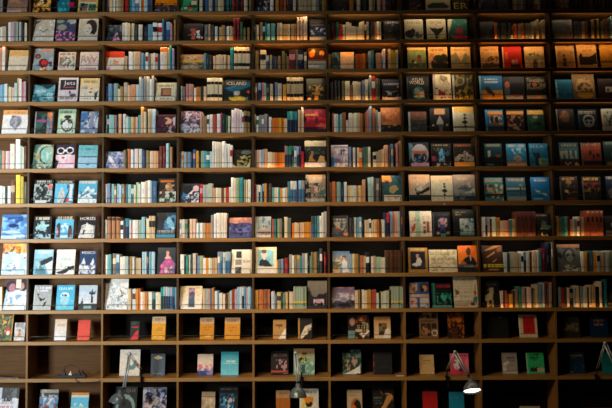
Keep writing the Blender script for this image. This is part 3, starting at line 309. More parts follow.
6|158 176 179|dark book with an orange hat above white flowers|b 241c18;r 10 8 86 16 b06028;e 60 36 20 18 a07850;n c8b0a0 .4 7 40 26 90 60;n b8ccc4 .6 6 10 55 100 100;n 405048 .4 7 20 50 100 96;p 54382c 20 50 40 40 40 80 20 84
6|178.5 199 184|blue and black book with white hands|b 2c3444;p 3078b0 6 80 20 40 40 50 30 90;e 54 34 20 14 e0dce0;e 84 26 16 16 d8b8c0;n d8dce8 .45 6 30 50 100 100;p 181c24 20 10 60 6 70 30 40 60 20 50;n a8c8d8 .35 5 60 40 100 90
6|305.5 325.5 175|brown collage book with a dark haired child|b 7c6c58;p 1c2028 0 10 26 30 24 100 0 100;r 16 0 84 14 b87c44;r 16 8 80 30 a88c70;e 54 44 18 14 32282c;e 58 54 14 12 c8a090;n 3c6468 .5 6 60 40 100 90;r 40 62 48 80 222;r 10 88 90 100 9cb4b0;n a89888 .3 7
6|382 401.5 176|teal book with an orange lamp and pale box|b 24545c;n e08830 .5 4 0 0 54 24;p a89468 38 44 70 36 86 52 56 70 36 64;r 10 76 100 100 d8d0b8;n 3c2c20 .4 5 0 20 40 70;n a8a088 .4 6 20 78 100 98;p 1c3c4c 60 0 100 0 100 40
6|409 430 175|beige sky book with a black silhouette ship|b c8bca8;v d8a878 a8a8a0;t 10 8 86 16 b89470;p 1c1c1e 30 68 54 64 100 42 100 58 60 74 34 76;e 42 56 14 9 2c2424;r 0 76 100 98 1c1e22;p 8c9498 60 56 84 34 100 26 100 40;n c8ccc8 .3 4 0 20 60 60
6|431 452.5 176|cream book with a column of black diamonds|b ccc8b0;r 0 0 100 24 d8b890;p 222 62 28 68 33 62 38 56 33;p 222 62 38 70 44 62 50 54 44;p 222 62 50 76 60 62 70 48 60;p 222 62 70 69 76 62 82 55 76;r 61 82 63 94 222;r 0 78 100 81 555
6|453 475 175|misty grey blue landscape book|b 8c9490;v a08878 70848c;n c0c4c0 .4 4 0 30 100 70;n 546870 .4 5 0 40 100 84;t 20 12 80 20 c0a070;r 0 82 100 100 2c3c44;n 606c70 .4 7 0 80 100 96;r 20 50 70 56 485860
6|484.5 503 178|book with thatched cottages and orange title|b 2c7884;T ENGLAND 8 4 92 16 d89c58;r 0 16 100 18 b88048;n a89878 .55 6 10 30 100 76;n 483828 .5 6 0 30 60 90;n d0c8a8 .4 7 60 20 96 76;r 0 70 100 84 242420;n b8a080 .5 5 30 80 100 100
6|506.5 525.5 178|teal seascape book with a pier|b 286480;t 10 4 90 16 b08458;r 0 44 100 54 94a8a4;n 3c5c60 .4 6 0 40 100 80;r 0 56 100 62 304044;r 70 40 76 84 303838;r 88 36 92 84 303838;r 0 80 100 100 7c8888;n b88050 .25 5 60 30 100 60
6|531 549.5 177.5|bright blue book with white gulls|b 1c74b0;v 186cac 2078b4;t 16 6 86 22 b8bcb8;p c8d4c8 18 52 40 60 50 56 44 68 30 64;p b8c8b8 54 66 80 72 92 84 70 80;e 44 66 6 6 6cb0a0;r 10 90 60 95 8cb8c8
6|560 578 177|black book with small gold title and dome|b 181614;t 14 4 84 16 a06c38;e 50 24 16 10 8c6838;e 34 62 10 6 c8b080;e 48 70 8 5 b89868;n 54402c .2 7 20 30 90 80;r 30 88 86 98 6c2820;r 0 20 4 100 4c5c60
6|582.5 601 177|black book with red flowers and gold title|b 1c1a18;t 4 4 96 16 c0903c;n 8c3038 .45 7 0 24 96 50;n 8c6c34 .35 7 10 46 96 64;n 343028 .3 5;r 0 20 5 100 5c6868
6|606 622 176.5|blue black book at the picture edge|b 20304c;t 6 2 100 12 a8a498;e 50 70 40 24 6c6c74;n a08870 .3 6 20 30 100 90
7|2 28 215|blue poster book of a face|b 4888c8;v 346cb4 6ca4dc;n 88bce8 .4 4 0 0 100 100;e 44 46 20 8 16306c;p b8d8f0 0 70 50 64 100 90 70 96 30 80;n 245090 .35 4 20 10 80 60;r 0 88 60 100 c0d8ec
7|33.5 51.5 216.5|black book with pale teal petals|b 1a2022;t 10 4 94 18 d8ccb4;p a8d0d0 10 50 40 34 50 20 60 36 92 40 66 54 70 70 40 60 20 66;n 88b8bc .4 6 20 24 84 66;n a0ccd4 .5 6 10 70 100 100;n 223 .35 7 10 60 100 96
7|55.5 73.5 216.5|sky blue book with people and clouds|b 60b8dc;r 0 0 100 14 2c2c30;t 10 2 92 13 d8b888;n d8e8ec .4 5 20 30 80 70;p 444050 6 96 6 40 16 30 28 40 30 96;p 54484c 70 94 72 50 82 40 94 54 96 94;e 18 36 7 6 332;e 82 46 7 6 332;n d8a8a8 .35 6 4 50 30 96;n d88878 .35 6 66 60 98 96;r 30 86 70 96 c8dce0
7|78 96.5 216.5|black book with a white horse|b 1c1c1e;T HORSES 10 4 92 18 e8e4dc;p dcdad4 4 100 16 60 24 40 40 38 46 28 56 36 84 44 92 96 92 100;n a8a6a0 .35 7 16 40 90 98;p 2c2c2c 30 66 40 60 38 70 34 84 28 80
7|156.5 175.5 213|dark blue book with a pale blue hand|b 182838;p 70b0d0 40 30 66 14 80 30 96 50 90 66 70 60 54 70;n 3c7ca8 .45 5 40 10 100 66;n a8d4e8 .35 6 54 30 96 66;t 6 70 96 82 b8c0c0;r 0 86 100 98 3c8cac;p 101418 0 0 40 0 60 20 30 40
7|229 251.5 218|wide purple and blue sunset sea book|b 4c4c80;r 0 0 100 26 b87868;n d89880 .3 4 20 0 100 30;n 6c70b0 .45 5 0 40 100 100;n 2c2c50 .4 5 0 30 60 90;r 0 92 100 100 3858a0;e 50 62 12 5 1c2448;e 74 44 8 3 2c2c54
7|255 271 217|photo book of a domed station hall|b a8a8a4;e 56 40 40 40 94a8b0;n 606870 .4 6 20 0 100 60;r 46 36 62 60 d8c8a0;r 50 40 58 54 5c544c;r 20 62 96 68 c8a088;r 16 74 96 78 6c4038;n 8c6c60 .4 7 10 66 100 90;r 0 90 100 100 c8c4bc;p d0d0cc 0 40 16 20 14 100 0 100
7|332 348 216|dark book with a red ball and white script|b 585850;p 1c1c1c 0 0 100 0 100 20 30 40 0 60;t 10 14 90 34 b8b4ac;e 34 54 11 9 d04030;n a8a498 .45 6 10 30 96 84;n 44484c .4 6 50 30 100 80;e 84 84 14 8 d88878;p 303c54 0 86 60 84 90 96 80 100 0 100
7|409.5 431.5 211.5|cream book with green stripe and red brush marks|b e0d4bc;r 26 0 48 100 a4c0a8;n b85848 .6 5 8 18 26 40;n b85040 .6 5 8 50 26 80;r 60 40 72 52 706860;r 62 58 74 70 888070;r 62 72 74 88 605850;r 78 40 88 86 a04c44;t 58 20 90 34 b0a898;r 0 82 60 86 b08c84;e 40 36 4 3 576
7|433 450 212.5|black book with a pale pink mandala|b 181a22;e 56 44 30 24 4c4c70;n c8a0a8 .6 8 30 26 82 62;e 56 44 14 8 b88880;p 3c4c90 36 84 50 60 60 60 74 84 56 70;e 28 86 10 6 b09878;e 84 86 10 6 b09878;t 20 6 90 14 3c3c44;r 0 4 5 96 44505c
7|453 474.5 210|black book with a teal and grey picture square|b 14171a;t 10 8 60 12 a08858;t 10 16 36 20 908058;r 32 34 96 96 8aa8ac;n b8b8b0 .5 7 32 34 96 86;n 2c5c6c .35 7 32 34 96 86;r 32 88 96 95 64908c
7|536 554 214|black book with a lit castle|b 16161a;t 6 6 76 12 7c7460;p 5c6c54 30 70 36 50 44 30 48 52 54 26 62 50 66 34 74 56 80 72;e 86 60 12 8 2c7474;n b8b080 .35 7 20 66 84 100;r 20 76 84 84 222
7|605 622 216|black book with a white ring at right edge|b 1c1c20;e 66 48 30 22 a09c90;e 70 52 18 12 2c2c2c;r 0 76 100 84 50545c
8|2.5 27.5 243.5|pale blue book with orange flowers at top|b b8d4e4;r 0 0 100 28 c8a878;n d87828 .55 6 0 2 100 32;n e8c048 .4 7 20 4 100 30;n 7c3c34 .4 7 0 10 100 34;n e4ecf0 .4 5 0 34 100 100;n 788cb0 .2 8 10 55 80 90;e 90 46 4 3 c44
8|34 53 250|pale teal book with a penguin|b 78b0c0;r 0 0 100 36 94c4d4;t 20 4 88 14 d4e4e4;p 1c2428 6 52 40 44 70 34 96 26 98 40 70 56 40 64;p d8e0e0 60 58 100 44 100 96 80 98;p 4c7c88 10 96 16 70 30 60 60 80 70 98 40 100;n a8c4c8 .35 6 0 50 60 100
8|56.5 75 250|white book with a black whale tail|b e4e4dc;t 14 34 84 42 88b4b8;r 10 40 90 46 c8d8d8;p 1c2428 34 84 50 68 98 66 100 78 74 82 54 96 20 100 0 92;t 30 12 70 16 b0b8b8;n d0d4cc .2 5
8|79.5 96.5 251|navy book with white church towers|b 1c3c64;T MEXICO 12 3 90 14 e4e0d8;p d8dce0 4 60 14 50 24 28 34 50 36 66 50 62 60 74 66 54 80 32 88 56 94 70 96 100 0 100 0 64;n 4c5c84 .4 7 2 56 98 100;r 0 84 30 90 b8bcc4
8|157.5 175.5 248|dark teal book with a woman in pink|b 1c2c3c;e 55 16 11 9 4c2c2c;e 55 22 8 9 c89880;p d8b0a0 40 40 50 30 62 30 76 40 70 54;p b05090 14 98 30 56 48 42 76 42 96 60 98 98;n d868a8 .35 5 16 50 96 98;n 5c5c8c .4 5 60 60 100 98;n d8c0c0 .25 6 40 66 90 96
8|231.5 251.5 250|white book with three small dark pictures|b e8e0d0;r 22 8 50 36 2c342c;n 788 .3 6 22 8 50 36;r 18 42 50 64 908c7c;r 20 72 50 100 343830;n 667 .3 6 20 72 50 100;t 58 44 92 56 a8a098;r 90 0 100 100 d8c8a8
8|255.5 276.5 247.5|cream framed book with a dark suited man|b ece0c8;r 0 0 100 6 c89050;r 14 10 86 76 80b8c4;v d8c090 ece6dc;r 12 8 86 76 84bcc8;e 40 28 14 15 e0c4ac;e 40 16 13 8 54443c;p 1c2434 14 70 22 50 40 42 60 54 80 74 60 76;p ece8e4 36 44 46 44 42 52;p 98ccd4 66 54 84 46 84 74
8|332.5 349.5 251.5|painted book of a woman in white and blue|b 6c88a0;v 406890 c8a878;n c8b890 .4 4 0 20 60 60;r 0 50 50 70 54706c;n 806c48 .4 6 0 60 50 100;e 66 28 10 9 322420;e 66 34 7 8 d0a080;p d8e0e8 56 44 70 40 84 50 86 76 96 96 46 98 54 66;n 6090c8 .45 6 46 66 98 98;p d0a080 30 56 56 48 58 56 34 62
8|408 427.5 248|ochre framed book with a white robed figure|b a07838;t 14 5 86 11 c8a870;r 12 16 88 88 1c1c28;e 48 34 8 9 b89080;p d0c8c4 14 68 40 60 46 44 60 40 70 56 64 72 40 76;n 34304c .35 5 20 60 86 88
8|429 457 250|wide cream book with a handwritten map|b d8ccac;n b8a880 .3 7;t 4 10 96 26 8c7c5c;t 8 36 92 48 9c8c68;t 6 56 96 66 a8987c;t 10 72 40 78 8c7c5c;r 0 78 100 81 6c6454;t 6 88 30 96 7c6c50
8|458 478 246|orange book with a guitar player|b e07020;v d86018 f09030;e 56 22 12 15 4c3024;p 1c1c24 14 62 40 46 56 40 80 44 98 66 90 98 60 98;p e0e0e0 62 44 70 42 66 62;e 26 72 16 14 a86030;r 0 78 100 100 24262c;r 0 70 80 80 50504c;t 30 76 90 84 8c8478;e 96 86 4 5 c03030
8|482 503 246|dark brown book with yellow title and orange steps|b 3c2418;p b07038 0 22 60 0 100 0 40 16;p c08848 14 46 54 26 62 20 60 30 30 44;p b88848 40 66 62 54 70 48 66 58;t 4 70 98 84 e8d020;t 30 88 80 94 a89070;p 804c28 70 14 96 4 96 20 76 26
8|557 580 244.5|grey portrait book with a brown top band|b 505450;r 0 0 100 11 8c5838;e 52 40 26 28 2c2c2c;e 54 44 18 22 70746c;n 1c1e1e .4 5 0 14 100 50;p a8aca4 30 90 44 72 60 90;n b8b8b0 .4 6 20 80 96 98;e 48 36 5 3 1c1c1c;e 64 36 5 3 1c1c1c
9|4 27 278.5|pale blue book with two dark haired faces|b b8ccdc;r 0 0 100 34 4c3438;e 28 24 22 18 241c20;e 34 28 14 14 b07480;e 80 20 20 20 241c20;e 74 24 12 12 b88c80;p e4ecf4 20 50 60 36 100 44 100 100 10 100;n 88acd0 .4 5 10 50 100 84;n d8c498 .5 5 10 76 90 90;r 50 2 70 30 e8dcc8
9|34 51.5 285.5|grey book with black swirls|b a4a8a4;v 94989a b8bcb8;t 8 6 92 16 e4e8e4;t 20 17 76 26 dde;p 1c1c1c 20 42 34 50 52 56 66 50 60 60 40 66;p 1c1c1c 60 70 74 66 66 84 52 88 56 80;e 24 38 8 4 222;r 0 0 6 100 c8ccc8
9|56.5 74.5 285.5|bright blue book with a white seal|b 40b4d8;v 34a8d0 58c4e0;T SEALIFE 10 9 90 20 e8f0f0;e 46 44 24 15 dce4e8;e 46 62 24 26 9cd0e0;e 50 42 8 4 444c54;e 34 40 4 3 334;n 78c8e0 .3 6 10 60 90 96
9|79 97 285.5|white and pale blue book with an ornate lamp post|b c4dce8;v a0c4dc ece8e8;T FRANCE 14 3 86 12 e0c898;p 1c1c20 66 74 68 40 54 36 60 20 64 32 72 14 80 32 92 18 90 36 76 40 80 74;p 343c44 10 76 20 52 26 76;r 0 76 100 100 2c3434;r 30 84 70 96 88a4a4
9|104 128 279|large white book with a scattered blue map|b e8e8e8;n 88a4b0 .3 9 10 30 100 96;n c0d0d8 .35 6;n 404c54 .12 10 20 20 96 80;r 0 0 100 12 dcdcd4
9|179 202 286.5|cream book with a narrow purple picture|b e8dcbc;v e0cc98 f0ece4;r 40 8 66 92 7c5c80;n 4c4468 .45 6 40 8 66 92;p 2c6478 44 60 60 40 62 92 46 92;t 16 5 34 9 b0a080;t 70 6 90 10 a89878;n b890a0 .3 7 40 8 66 50
9|307.5 327 281|black book with dark trees under grey sky|b 1c2026;v 8c8474 5c5860;p 16191e 0 40 14 36 24 56 44 60 60 46 80 50 100 40 100 100 0 100;n d8b8c8 .5 5 30 66 84 90;e 54 74 16 8 c8a0b8;r 0 88 100 100 242830
9|330.5 354.5 287.5|wide book of purple clouds over black hills|b 7c7088;v 6c5878 a0a0b0;n b07880 .4 4 0 0 100 40;n c8c4d0 .5 4 0 30 100 62;p 241c28 0 78 30 66 60 74 80 60 100 66 100 100 0 100;n 4c4458 .4 6 0 66 100 100
9|409 429 282.5|blue book with four colour pictures|b 2c5c98;r 2 4 42 42 c8a088;n 7c4c40 .4 6 2 4 42 42;r 56 4 98 38 403844;e 78 24 14 12 d08858;n 1c1c24 .4 6 56 4 98 40;r 0 48 100 58 a87868;t 6 48 94 58 e0c8b0;r 2 62 38 98 d0b0a8;n b04840 .4 6 2 62 38 98;r 54 60 98 98 ccc0b8;n 5c7ca8 .35 7 54 60 98 98
9|432 451.5 283.5|black book with teal heart ornament and red title|b 182020;r 0 0 16 100 2c8070;r 0 8 5 100 1c4848;t 24 6 96 18 b02838;n 309880 .5 8 22 40 98 86;p 38b8a0 58 76 42 56 50 46 60 52 70 46 78 56;r 0 90 100 100 5c9898;e 62 86 8 3 b05038
9|453.5 477.5 277|tall cream book with a red guitar and small icons|b e0d4b8;t 10 10 84 20 b8a888;t 14 30 80 40 c0b494;t 16 48 76 54 c0b494;t 20 62 70 68 c4b898;p a84830 84 50 92 40 96 56 88 64;r 89 26 92 44 402820;p 2c8080 80 70 96 62 100 78 94 86 80 82;e 14 52 8 8 6c6458;n 5c5448 .3 6 0 40 14 80;r 0 80 100 82 888070;r 68 84 88 94 8c4838;r 0 92 60 97 c89070
9|481 499.5 281|black book with a cream wooden figure|b 16191c;t 20 12 84 20 444;r 44 26 66 48 b0a078;p b8a880 22 56 42 48 66 46 64 62 54 72 22 76;r 30 74 42 100 a89870;r 54 70 64 98 a89870;n 988860 .3 6 24 30 64 96
9|607 620 281|dark grey book at far right edge|b 24282c;n 3c4044 .3 5;r 0 86 100 92 8c6c40
10|-8 12.8 315|dark green book with red hooded figure|b 34402c;n 5c6838 .4 6;n c89840 .25 8;p c83c24 66 66 80 44 94 66 90 76 70 76;e 80 72 10 8 f0d8b8;r 68 82 94 98 5c7c44;r 94 0 100 100 b88838;e 20 70 12 10 e0c898;e 20 84 14 8 f4ece0;e 60 30 8 6 d8a040
10|14.5 25 323|pale book with an orange figure|b ccc8c0;r 10 4 90 24 88847c;p c87840 30 90 40 50 50 36 62 60 64 92;e 50 42 10 7 784030;n 98a0a4 .35 6;r 30 84 70 98 e8e0d4
10|54.5 66.5 319.5|white book with beige top and navy edge|b e4e4e0;v dcc098 e8ecf0;t 16 22 84 34 b0a898;r 0 0 4 100 24305c;t 14 70 86 72 c0c4c8
10|77.8 90 320.5|plain red book|b d84430;v d04030 e05038;r 0 80 100 82 a83428
10|130.4 139.4 321.5|black and red book|b 1c1e20;r 10 28 90 38 a82c30;p d83038 0 100 60 60 90 46 90 100;e 40 10 30 10 24402c
10|152 165.5 317|yellow book with beige top band|b dc9c1c;r 0 0 100 28 d8b890;t 18 8 80 24 907858;t 30 46 80 52 a07828;t 30 56 76 62 a07828;t 20 82 74 88 f0d8a0
10|200 214 318|left of two yellow books with beige top bands|b c8861c;r 0 0 100 26 d0a880;t 14 8 84 22 90705c;t 34 40 80 46 946820;t 34 52 74 58 946820;t 34 82 84 88 f0d8a0
10|224.7 240 318|right of two yellow books with beige top bands|b d08c1c;r 0 0 100 28 d0a478;t 14 8 84 22 906848;t 30 44 80 50 986c20;t 30 56 76 62 986c20;t 10 84 84 90 d8b060
10|273 286 320|kraft brown book with a curling white corner|b c09050;t 14 26 76 36 2c2420;r 50 36 54 46 5c4428;p f0e8d8 40 100 70 70 100 40 100 96 80 100
10|298 312 318.5|black book with a white feather|b 1a1816;r 0 0 14 100 b88848;p e0d0b8 16 100 18 84 50 40 98 26 90 34 98 40 84 50 94 54 70 66 80 70 50 84 30 98;n 3c3020 .25 8 30 40 90 90
10|348 369.5 315.5|dark collage book with cream title|b 241a18;e 60 16 12 10 e88028;n 804028 .5 6 30 0 90 34;e 20 28 12 18 a88068;r 0 66 30 100 6c9090;T The 64 30 94 42 d8c898;t 40 44 94 56 d8c898;t 34 60 96 72 d8c898;n b07850 .5 6 34 74 100 100;p e8e0d8 60 90 96 66 100 70 70 98;e 62 82 8 6 e8d8c8
10|374 390.5 317|tan book with a dark oval picture|b c89858;v c08840 e0c8a0;t 20 12 80 18 a06c38;r 28 32 74 84 28241c;n 7c6c48 .5 6 30 34 72 82;p ece4d8 70 60 86 50 96 70 92 100 50 100
10|419 438 313|brown book with dark photographs and white ring|b 7c5c38;r 8 0 30 24 2c2018;r 38 0 58 24 2c2018;r 66 0 92 24 2c2018;r 8 42 60 92 2c2420;n a07048 .45 6 10 44 58 90;r 66 42 92 64 2c2420;n a87c50 .4 6 8 2 92 24;t 10 30 90 36 2c2018;o 80 80 16 12 e8e0d0
10|447.5 464 313.5|dark book with orange foliage|b 2c1c14;n a85820 .5 6 0 0 100 100;n 301c14 .4 5 0 30 100 100;e 70 24 20 14 c06820;r 20 60 60 100 4c2c18
10|486 508 314|black book with tiny tan title|b 18191c;t 34 6 56 10 a07048;t 20 13 80 18 8c6844
10|519 537 315|cream book with a bright red panel|b e0cfa8;r 22 12 86 84 c82028;t 36 26 70 34 8c1c24;t 40 42 66 46 8c1c24;e 54 66 4 6 5c1c20;r 0 0 4 100 f0e4c8
10|560.5 579.5 313|dark grey book with running horse sketches|b 30302c;t 6 10 96 24 54544c;p 8c7850 6 70 30 58 44 44 50 60 30 74;n 6c6450 .4 7 0 40 96 74;e 70 66 24 8 5c5c50;n 807450 .3 8 40 50 96 80
10|590 607.5 314|navy book with tan title lines|b 16305c;v 14284c 183462;t 22 26 76 33 a8846c;t 44 36 54 40 a8846c;t 24 42 72 50 a8846c
11|120 140 350|white book behind the swing arm lamp|b dcd4c4;v e4dccc d8cfc0;e 58 58 26 20 5c8884;n 2c4848 .4 6 34 40 84 80;e 56 50 12 10 d8d0c4;e 90 60 6 10 a05048;t 30 16 80 20 a8a090
11|151 165 354|plain slate blue book|b 4c5c6c;v 465666 526272;p c8b898 16 18 50 8 86 18 70 24 50 26 34 24;t 20 88 80 92 8c94a0
11|197.5 213 354.5|cream book with a small boat on pink and blue|b d8ccb8;v c8b8a0 e0d4c8;n d87888 .5 4 0 50 100 84;r 0 80 100 100 2c3c78;p f0ece8 44 86 50 60 58 86;p 2c4c90 30 90 50 66 76 90;n 8c7cb0 .35 5 10 66 100 100
11|221 238.5 352|turquoise book with pale lettering|b 3cb0bc;v 2c9ca8 70c8e0;t 20 36 80 46 c8e4e8;r 16 50 88 52 a8d8e0;t 30 16 70 20 64c0c8
11|271 288.5 351|black book with a pale pink tree|b 16141a;t 14 12 90 24 6c5448;n b08890 .5 8 30 36 90 74;p a88088 70 86 76 50 82 50 84 86;r 0 82 64 90 b04030;t 66 82 96 90 a04434;r 70 92 96 96 887060
11|293.5 314.5 349|tan topped book with a green painted garden|b 88b0a0;r 0 0 100 22 b89060;n 4c3c24 .45 5 10 14 90 44;e 44 44 20 12 181c18;n 6ca08c .4 6 0 40 100 100;n c8d8b8 .4 7 10 50 100 96;n b8a050 .35 6 0 24 100 50;r 40 60 56 96 2c6458
11|342.5 361 350|dark teal painted book with a white cloth|b 243430;n 5c8078 .4 6;n a89870 .35 7 10 30 70 96;e 66 44 14 14 a88c84;p d8dcd4 4 98 40 88 70 76 96 62 94 96 60 98;n 344c4c .3 6 50 0 100 40
11|373 392 352|black book with red marks on its spine edge|b 1c1f24;r 0 0 7 100 2c2c34;r 1 12 5 28 903038;r 1 42 5 66 b03038;r 1 80 5 94 903038;t 40 66 80 70 34383c
11|419.5 434 355|kraft tan book with small printing|b c8a874;t 30 26 74 34 6c6458;t 10 44 90 48 a08858
11|450 468.5 353.5|pink book with figures behind the lit lamp|b d84c74;v e06080 c83858;t 24 8 90 16 583848;e 36 54 18 24 e0d0d8;n 404880 .45 5 20 40 60 90;e 60 82 14 8 503050;r 80 30 100 90 e87890
11|502 517 353|grey mauve book with white circles|b a0989c;e 18 56 14 10 d8d4d0;e 40 46 12 9 ccc8c4;e 14 78 14 11 d8d4cc;t 30 20 90 30 605c60;t 40 36 90 40 706c70;t 40 70 90 76 b8b4b4;r 0 92 100 100 c8c0b8
11|526.5 544 353|bright green book with black title|b 30c07c;t 18 6 74 16 14302c;t 18 18 74 28 14302c;t 18 30 60 38 208858;r 20 74 58 92 402c28;n 2c2420 .4 6 20 70 96 92;r 58 72 98 92 b8b8a0;r 0 92 100 100 48c890;r 0 0 7 100 98d8b8
11|569 584 352|navy book with an orange title|b 14385c;r 8 14 86 22 a8743c;t 10 26 50 30 8094a8;n 2c5478 .35 6 30 50 96 96;r 0 92 20 96 8ca0b0
11|601.5 617 351.5|teal book beside the edge lamp|b 0c8088;v 0c7078 1494a0;e 40 40 30 30 107c88
12|-3 18.5 388|pale book with red print and a dark bear|b c8d4dc;r 20 0 100 40 343836;n 687070 .45 6 30 4 90 40;p e4ecf4 10 50 50 36 100 40 90 100 0 100;t 8 54 80 60 c86068;t 8 68 76 74 c86068;n 24282c .35 6 24 24 70 50
12|39.5 58 390|book of stacked photo bands in blue and red|b 34485c;r 0 0 100 14 98948c;r 0 14 100 30 34302c;n b8b4b0 .4 6 10 0 96 30;r 0 30 100 56 4c84b0;n e0d8d0 .45 5 20 34 80 70;r 10 62 90 70 984838;r 0 70 100 100 304058;n 8cb0d0 .4 6 0 30 100 100
12|71 88.5 393|light blue book with an orange top|b 5cc0e0;r 0 0 100 12 d88820;r 0 12 100 22 dcd8c8;r 0 22 100 100 54bcdc;n e8ece8 .5 5 20 50 70 90;n 3c9060 .4 6 40 60 100 100;r 0 66 100 74 8cc8c0
12|113.5 137 387|black book with a pale green arch and title|b 14171a;T QUE 52 8 92 22 8c6c48;o 52 84 42 56 7c9888;e 52 88 26 40 14171a
12|143 166.5 387.5|blue and white blossom book|b 4c5878;n d8d4dc .5 5;n 24284c .5 5;n 98a8d0 .35 7;r 0 0 100 6 8c7c74;n e0c8c8 .3 6 0 30 100 100
12|201.5 215 392|parchment beige book|b b8a484;r 0 0 100 20 a08c68;r 0 20 100 24 5c4c34;n d0c0a8 .4 6 0 30 100 100;n 988464 .35 5 0 30 100 100
12|219 238 387|black book with bright blue flowers|b 14171c;t 10 6 96 12 6c6c68;n 3c98c8 .5 5 6 24 76 100;n b8e0e8 .35 6 10 40 80 100;n 1c4c78 .4 6 4 24 90 90;e 60 50 10 8 d0a8a0
12|276 290 390.5|orange brown book with a beige top|b a8601c;r 0 0 100 32 b08c60;t 16 10 84 16 806040;t 30 22 70 26 806040
12|299.5 318.5 389|white book with a yellow picture and black disc|b dcd8cc;t 8 6 92 18 8c887c;r 12 30 74 90 e8c840;n f0ece0 .4 5 12 50 74 90;e 50 62 18 14 1c1c1c;n e08830 .35 5 12 30 74 60
12|347 362 390|beige book with an orange and black disc|b b8a484;t 16 10 84 14 907c60;t 14 22 80 26 706048;e 58 72 34 34 a86030;e 68 70 24 26 1c1814;e 44 80 14 16 d86828
12|372.5 394 387|black book with reaching hands|b 181614;p b88850 20 100 50 70 66 36 86 28 96 40 84 56 60 84 34 100;p 8c5840 30 4 44 24 50 34 40 26;t 4 40 44 46 5c605c;t 6 52 40 56 5c605c;t 10 62 44 66 5c605c;n c89868 .4 6 60 26 96 60
12|422.5 437.5 391.5|deep red plain book|b b01820;v 981820 c01c24;t 30 16 80 24 801c20
12|449 464 392|bright blue plain book|b 1484b0;v 1878a0 1490bc;r 30 14 70 40 1c7ca4;t 36 20 64 34 2890b4
12|520 540 406.5|pale book just showing at the lower edge|b a8a898;t 10 4 90 14 666
"""
# ------------------------------------------------------------------ setting
m = MB(); m.box(-7, 7, -9.5, .6, -.1, 0); fl = m.build('floor', M_FLOOR, col=False); fl['kind'] = 'structure'
m = MB(); m.box(-7, 7, DEPTH+.02, DEPTH+.2, 0, ZTOP+.8); wl = m.build('wall_back', M_FLOOR, col=False); wl['kind'] = 'structure'
# ------------------------------------------------------------------ bookcase
X0, X1 = UX[0]-UW/2, UX[-1]+UW/2
bc = empty('bookcase', ((X0+X1)/2, 0, 0))
tag(bc, 'huge dark oak bookcase of nine bays filling the whole wall', 'bookcase')
def part(mb, name, mt): 
    o = mb.build(name, mt, col=False); o.parent = bc; o.matrix_parent_inverse = bc.matrix_world.inverted(); o.location = -Vector(bc.location); return o
def bpart(x0, x1, y0, y1, z0, z1, name, mt):
    cx, cy, cz = (x0+x1)/2, (y0+y1)/2, (z0+z1)/2
    q = MB(); q.box(x0-cx, x1-cx, y0-cy, y1-cy, z0-cz, z1-cz)
    o = q.build(name, mt, bc, col=False); o.location = Vector((cx, cy, cz))-bc.location
    bv = o.modifiers.new('bevel', 'BEVEL'); bv.width = .0025; bv.segments = 2
    return o
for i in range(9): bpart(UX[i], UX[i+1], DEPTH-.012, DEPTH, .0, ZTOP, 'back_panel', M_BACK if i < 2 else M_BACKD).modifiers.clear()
tops = [ZTOP]+ROWZ+[ZLOW]
for z in tops: bpart(X0, X1, 0, DEPTH-.013, z-TB, z, 'shelf', M_WOOD)
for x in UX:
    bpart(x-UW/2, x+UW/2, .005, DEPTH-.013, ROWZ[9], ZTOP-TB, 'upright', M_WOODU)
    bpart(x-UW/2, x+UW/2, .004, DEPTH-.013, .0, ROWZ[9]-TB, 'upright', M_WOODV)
bpart(X0, X1, .03, DEPTH-.013, .0, ZLOW-TB, 'plinth', M_WOOD)
for r in range(11):
    for b in range(9):
        xa, xb, z = UX[b]+UW/2+.018, UX[b+1]-UW/2-.018, ROWZ[r]
        q = MB(); h, k = .05, .014; cx = (xa+xb)/2; w = (xb-xa)/2
        q.tube([(-w, 0, 0), (-w, 0, h-k), (-w+k*.3, 0, h-k*.3), (-w+k, 0, h), (w-k, 0, h), (w-k*.3, 0, h-k*.3), (w, 0, h-k), (w, 0, 0)], .0024, 6)
        o = q.build('guard_rail', M_RAIL, bc, smooth=True, col=False); o.location = Vector((cx, .010, z))-bc.location
BGAIN = [.3, .35, .9, 1.5, 1.8, 1.8, 1.3, 1.1, .9]
LGAIN = {-1: .4, 0: .6, 1: 1.0, 2: .8, 3: .8, 4: .9, 5: 1.0, 6: 1, 7: 1.1}
for r in range(-1, 8):
    for b in range(9):
        z = (ZTOP if r < 0 else ROWZ[r])-TB
        xa, xb = UX[b]+UW/2+.035, UX[b+1]-UW/2-.05
        q = MB(); q.box(xa-(xa+xb)/2, xb-(xa+xb)/2, -.005, .005, -.003, 0)
        o = q.build('led_strip', M_LEDS[r], bc, col=False); o.location = Vector(((xa+xb)/2, .009, z))-bc.location
        L = bpy.data.lights.new('shelf_led', 'AREA'); L.shape = 'RECTANGLE'; L.size = xb-xa; L.size_y = .008; L.energy = .42*LGAIN[r]*BGAIN[b]; L.color = (1, .46, .13) if r == 1 else (1, .74, .46) if r < 3 else (1, .84, .62)
        lo = bpy.data.objects.new('shelf_led', L); COL.objects.link(lo); lo.location = ((xa+xb)/2, .006, z-.0075); lo.rotation_euler = (math.radians(40), 0, 0); lo['kind'] = 'helper'
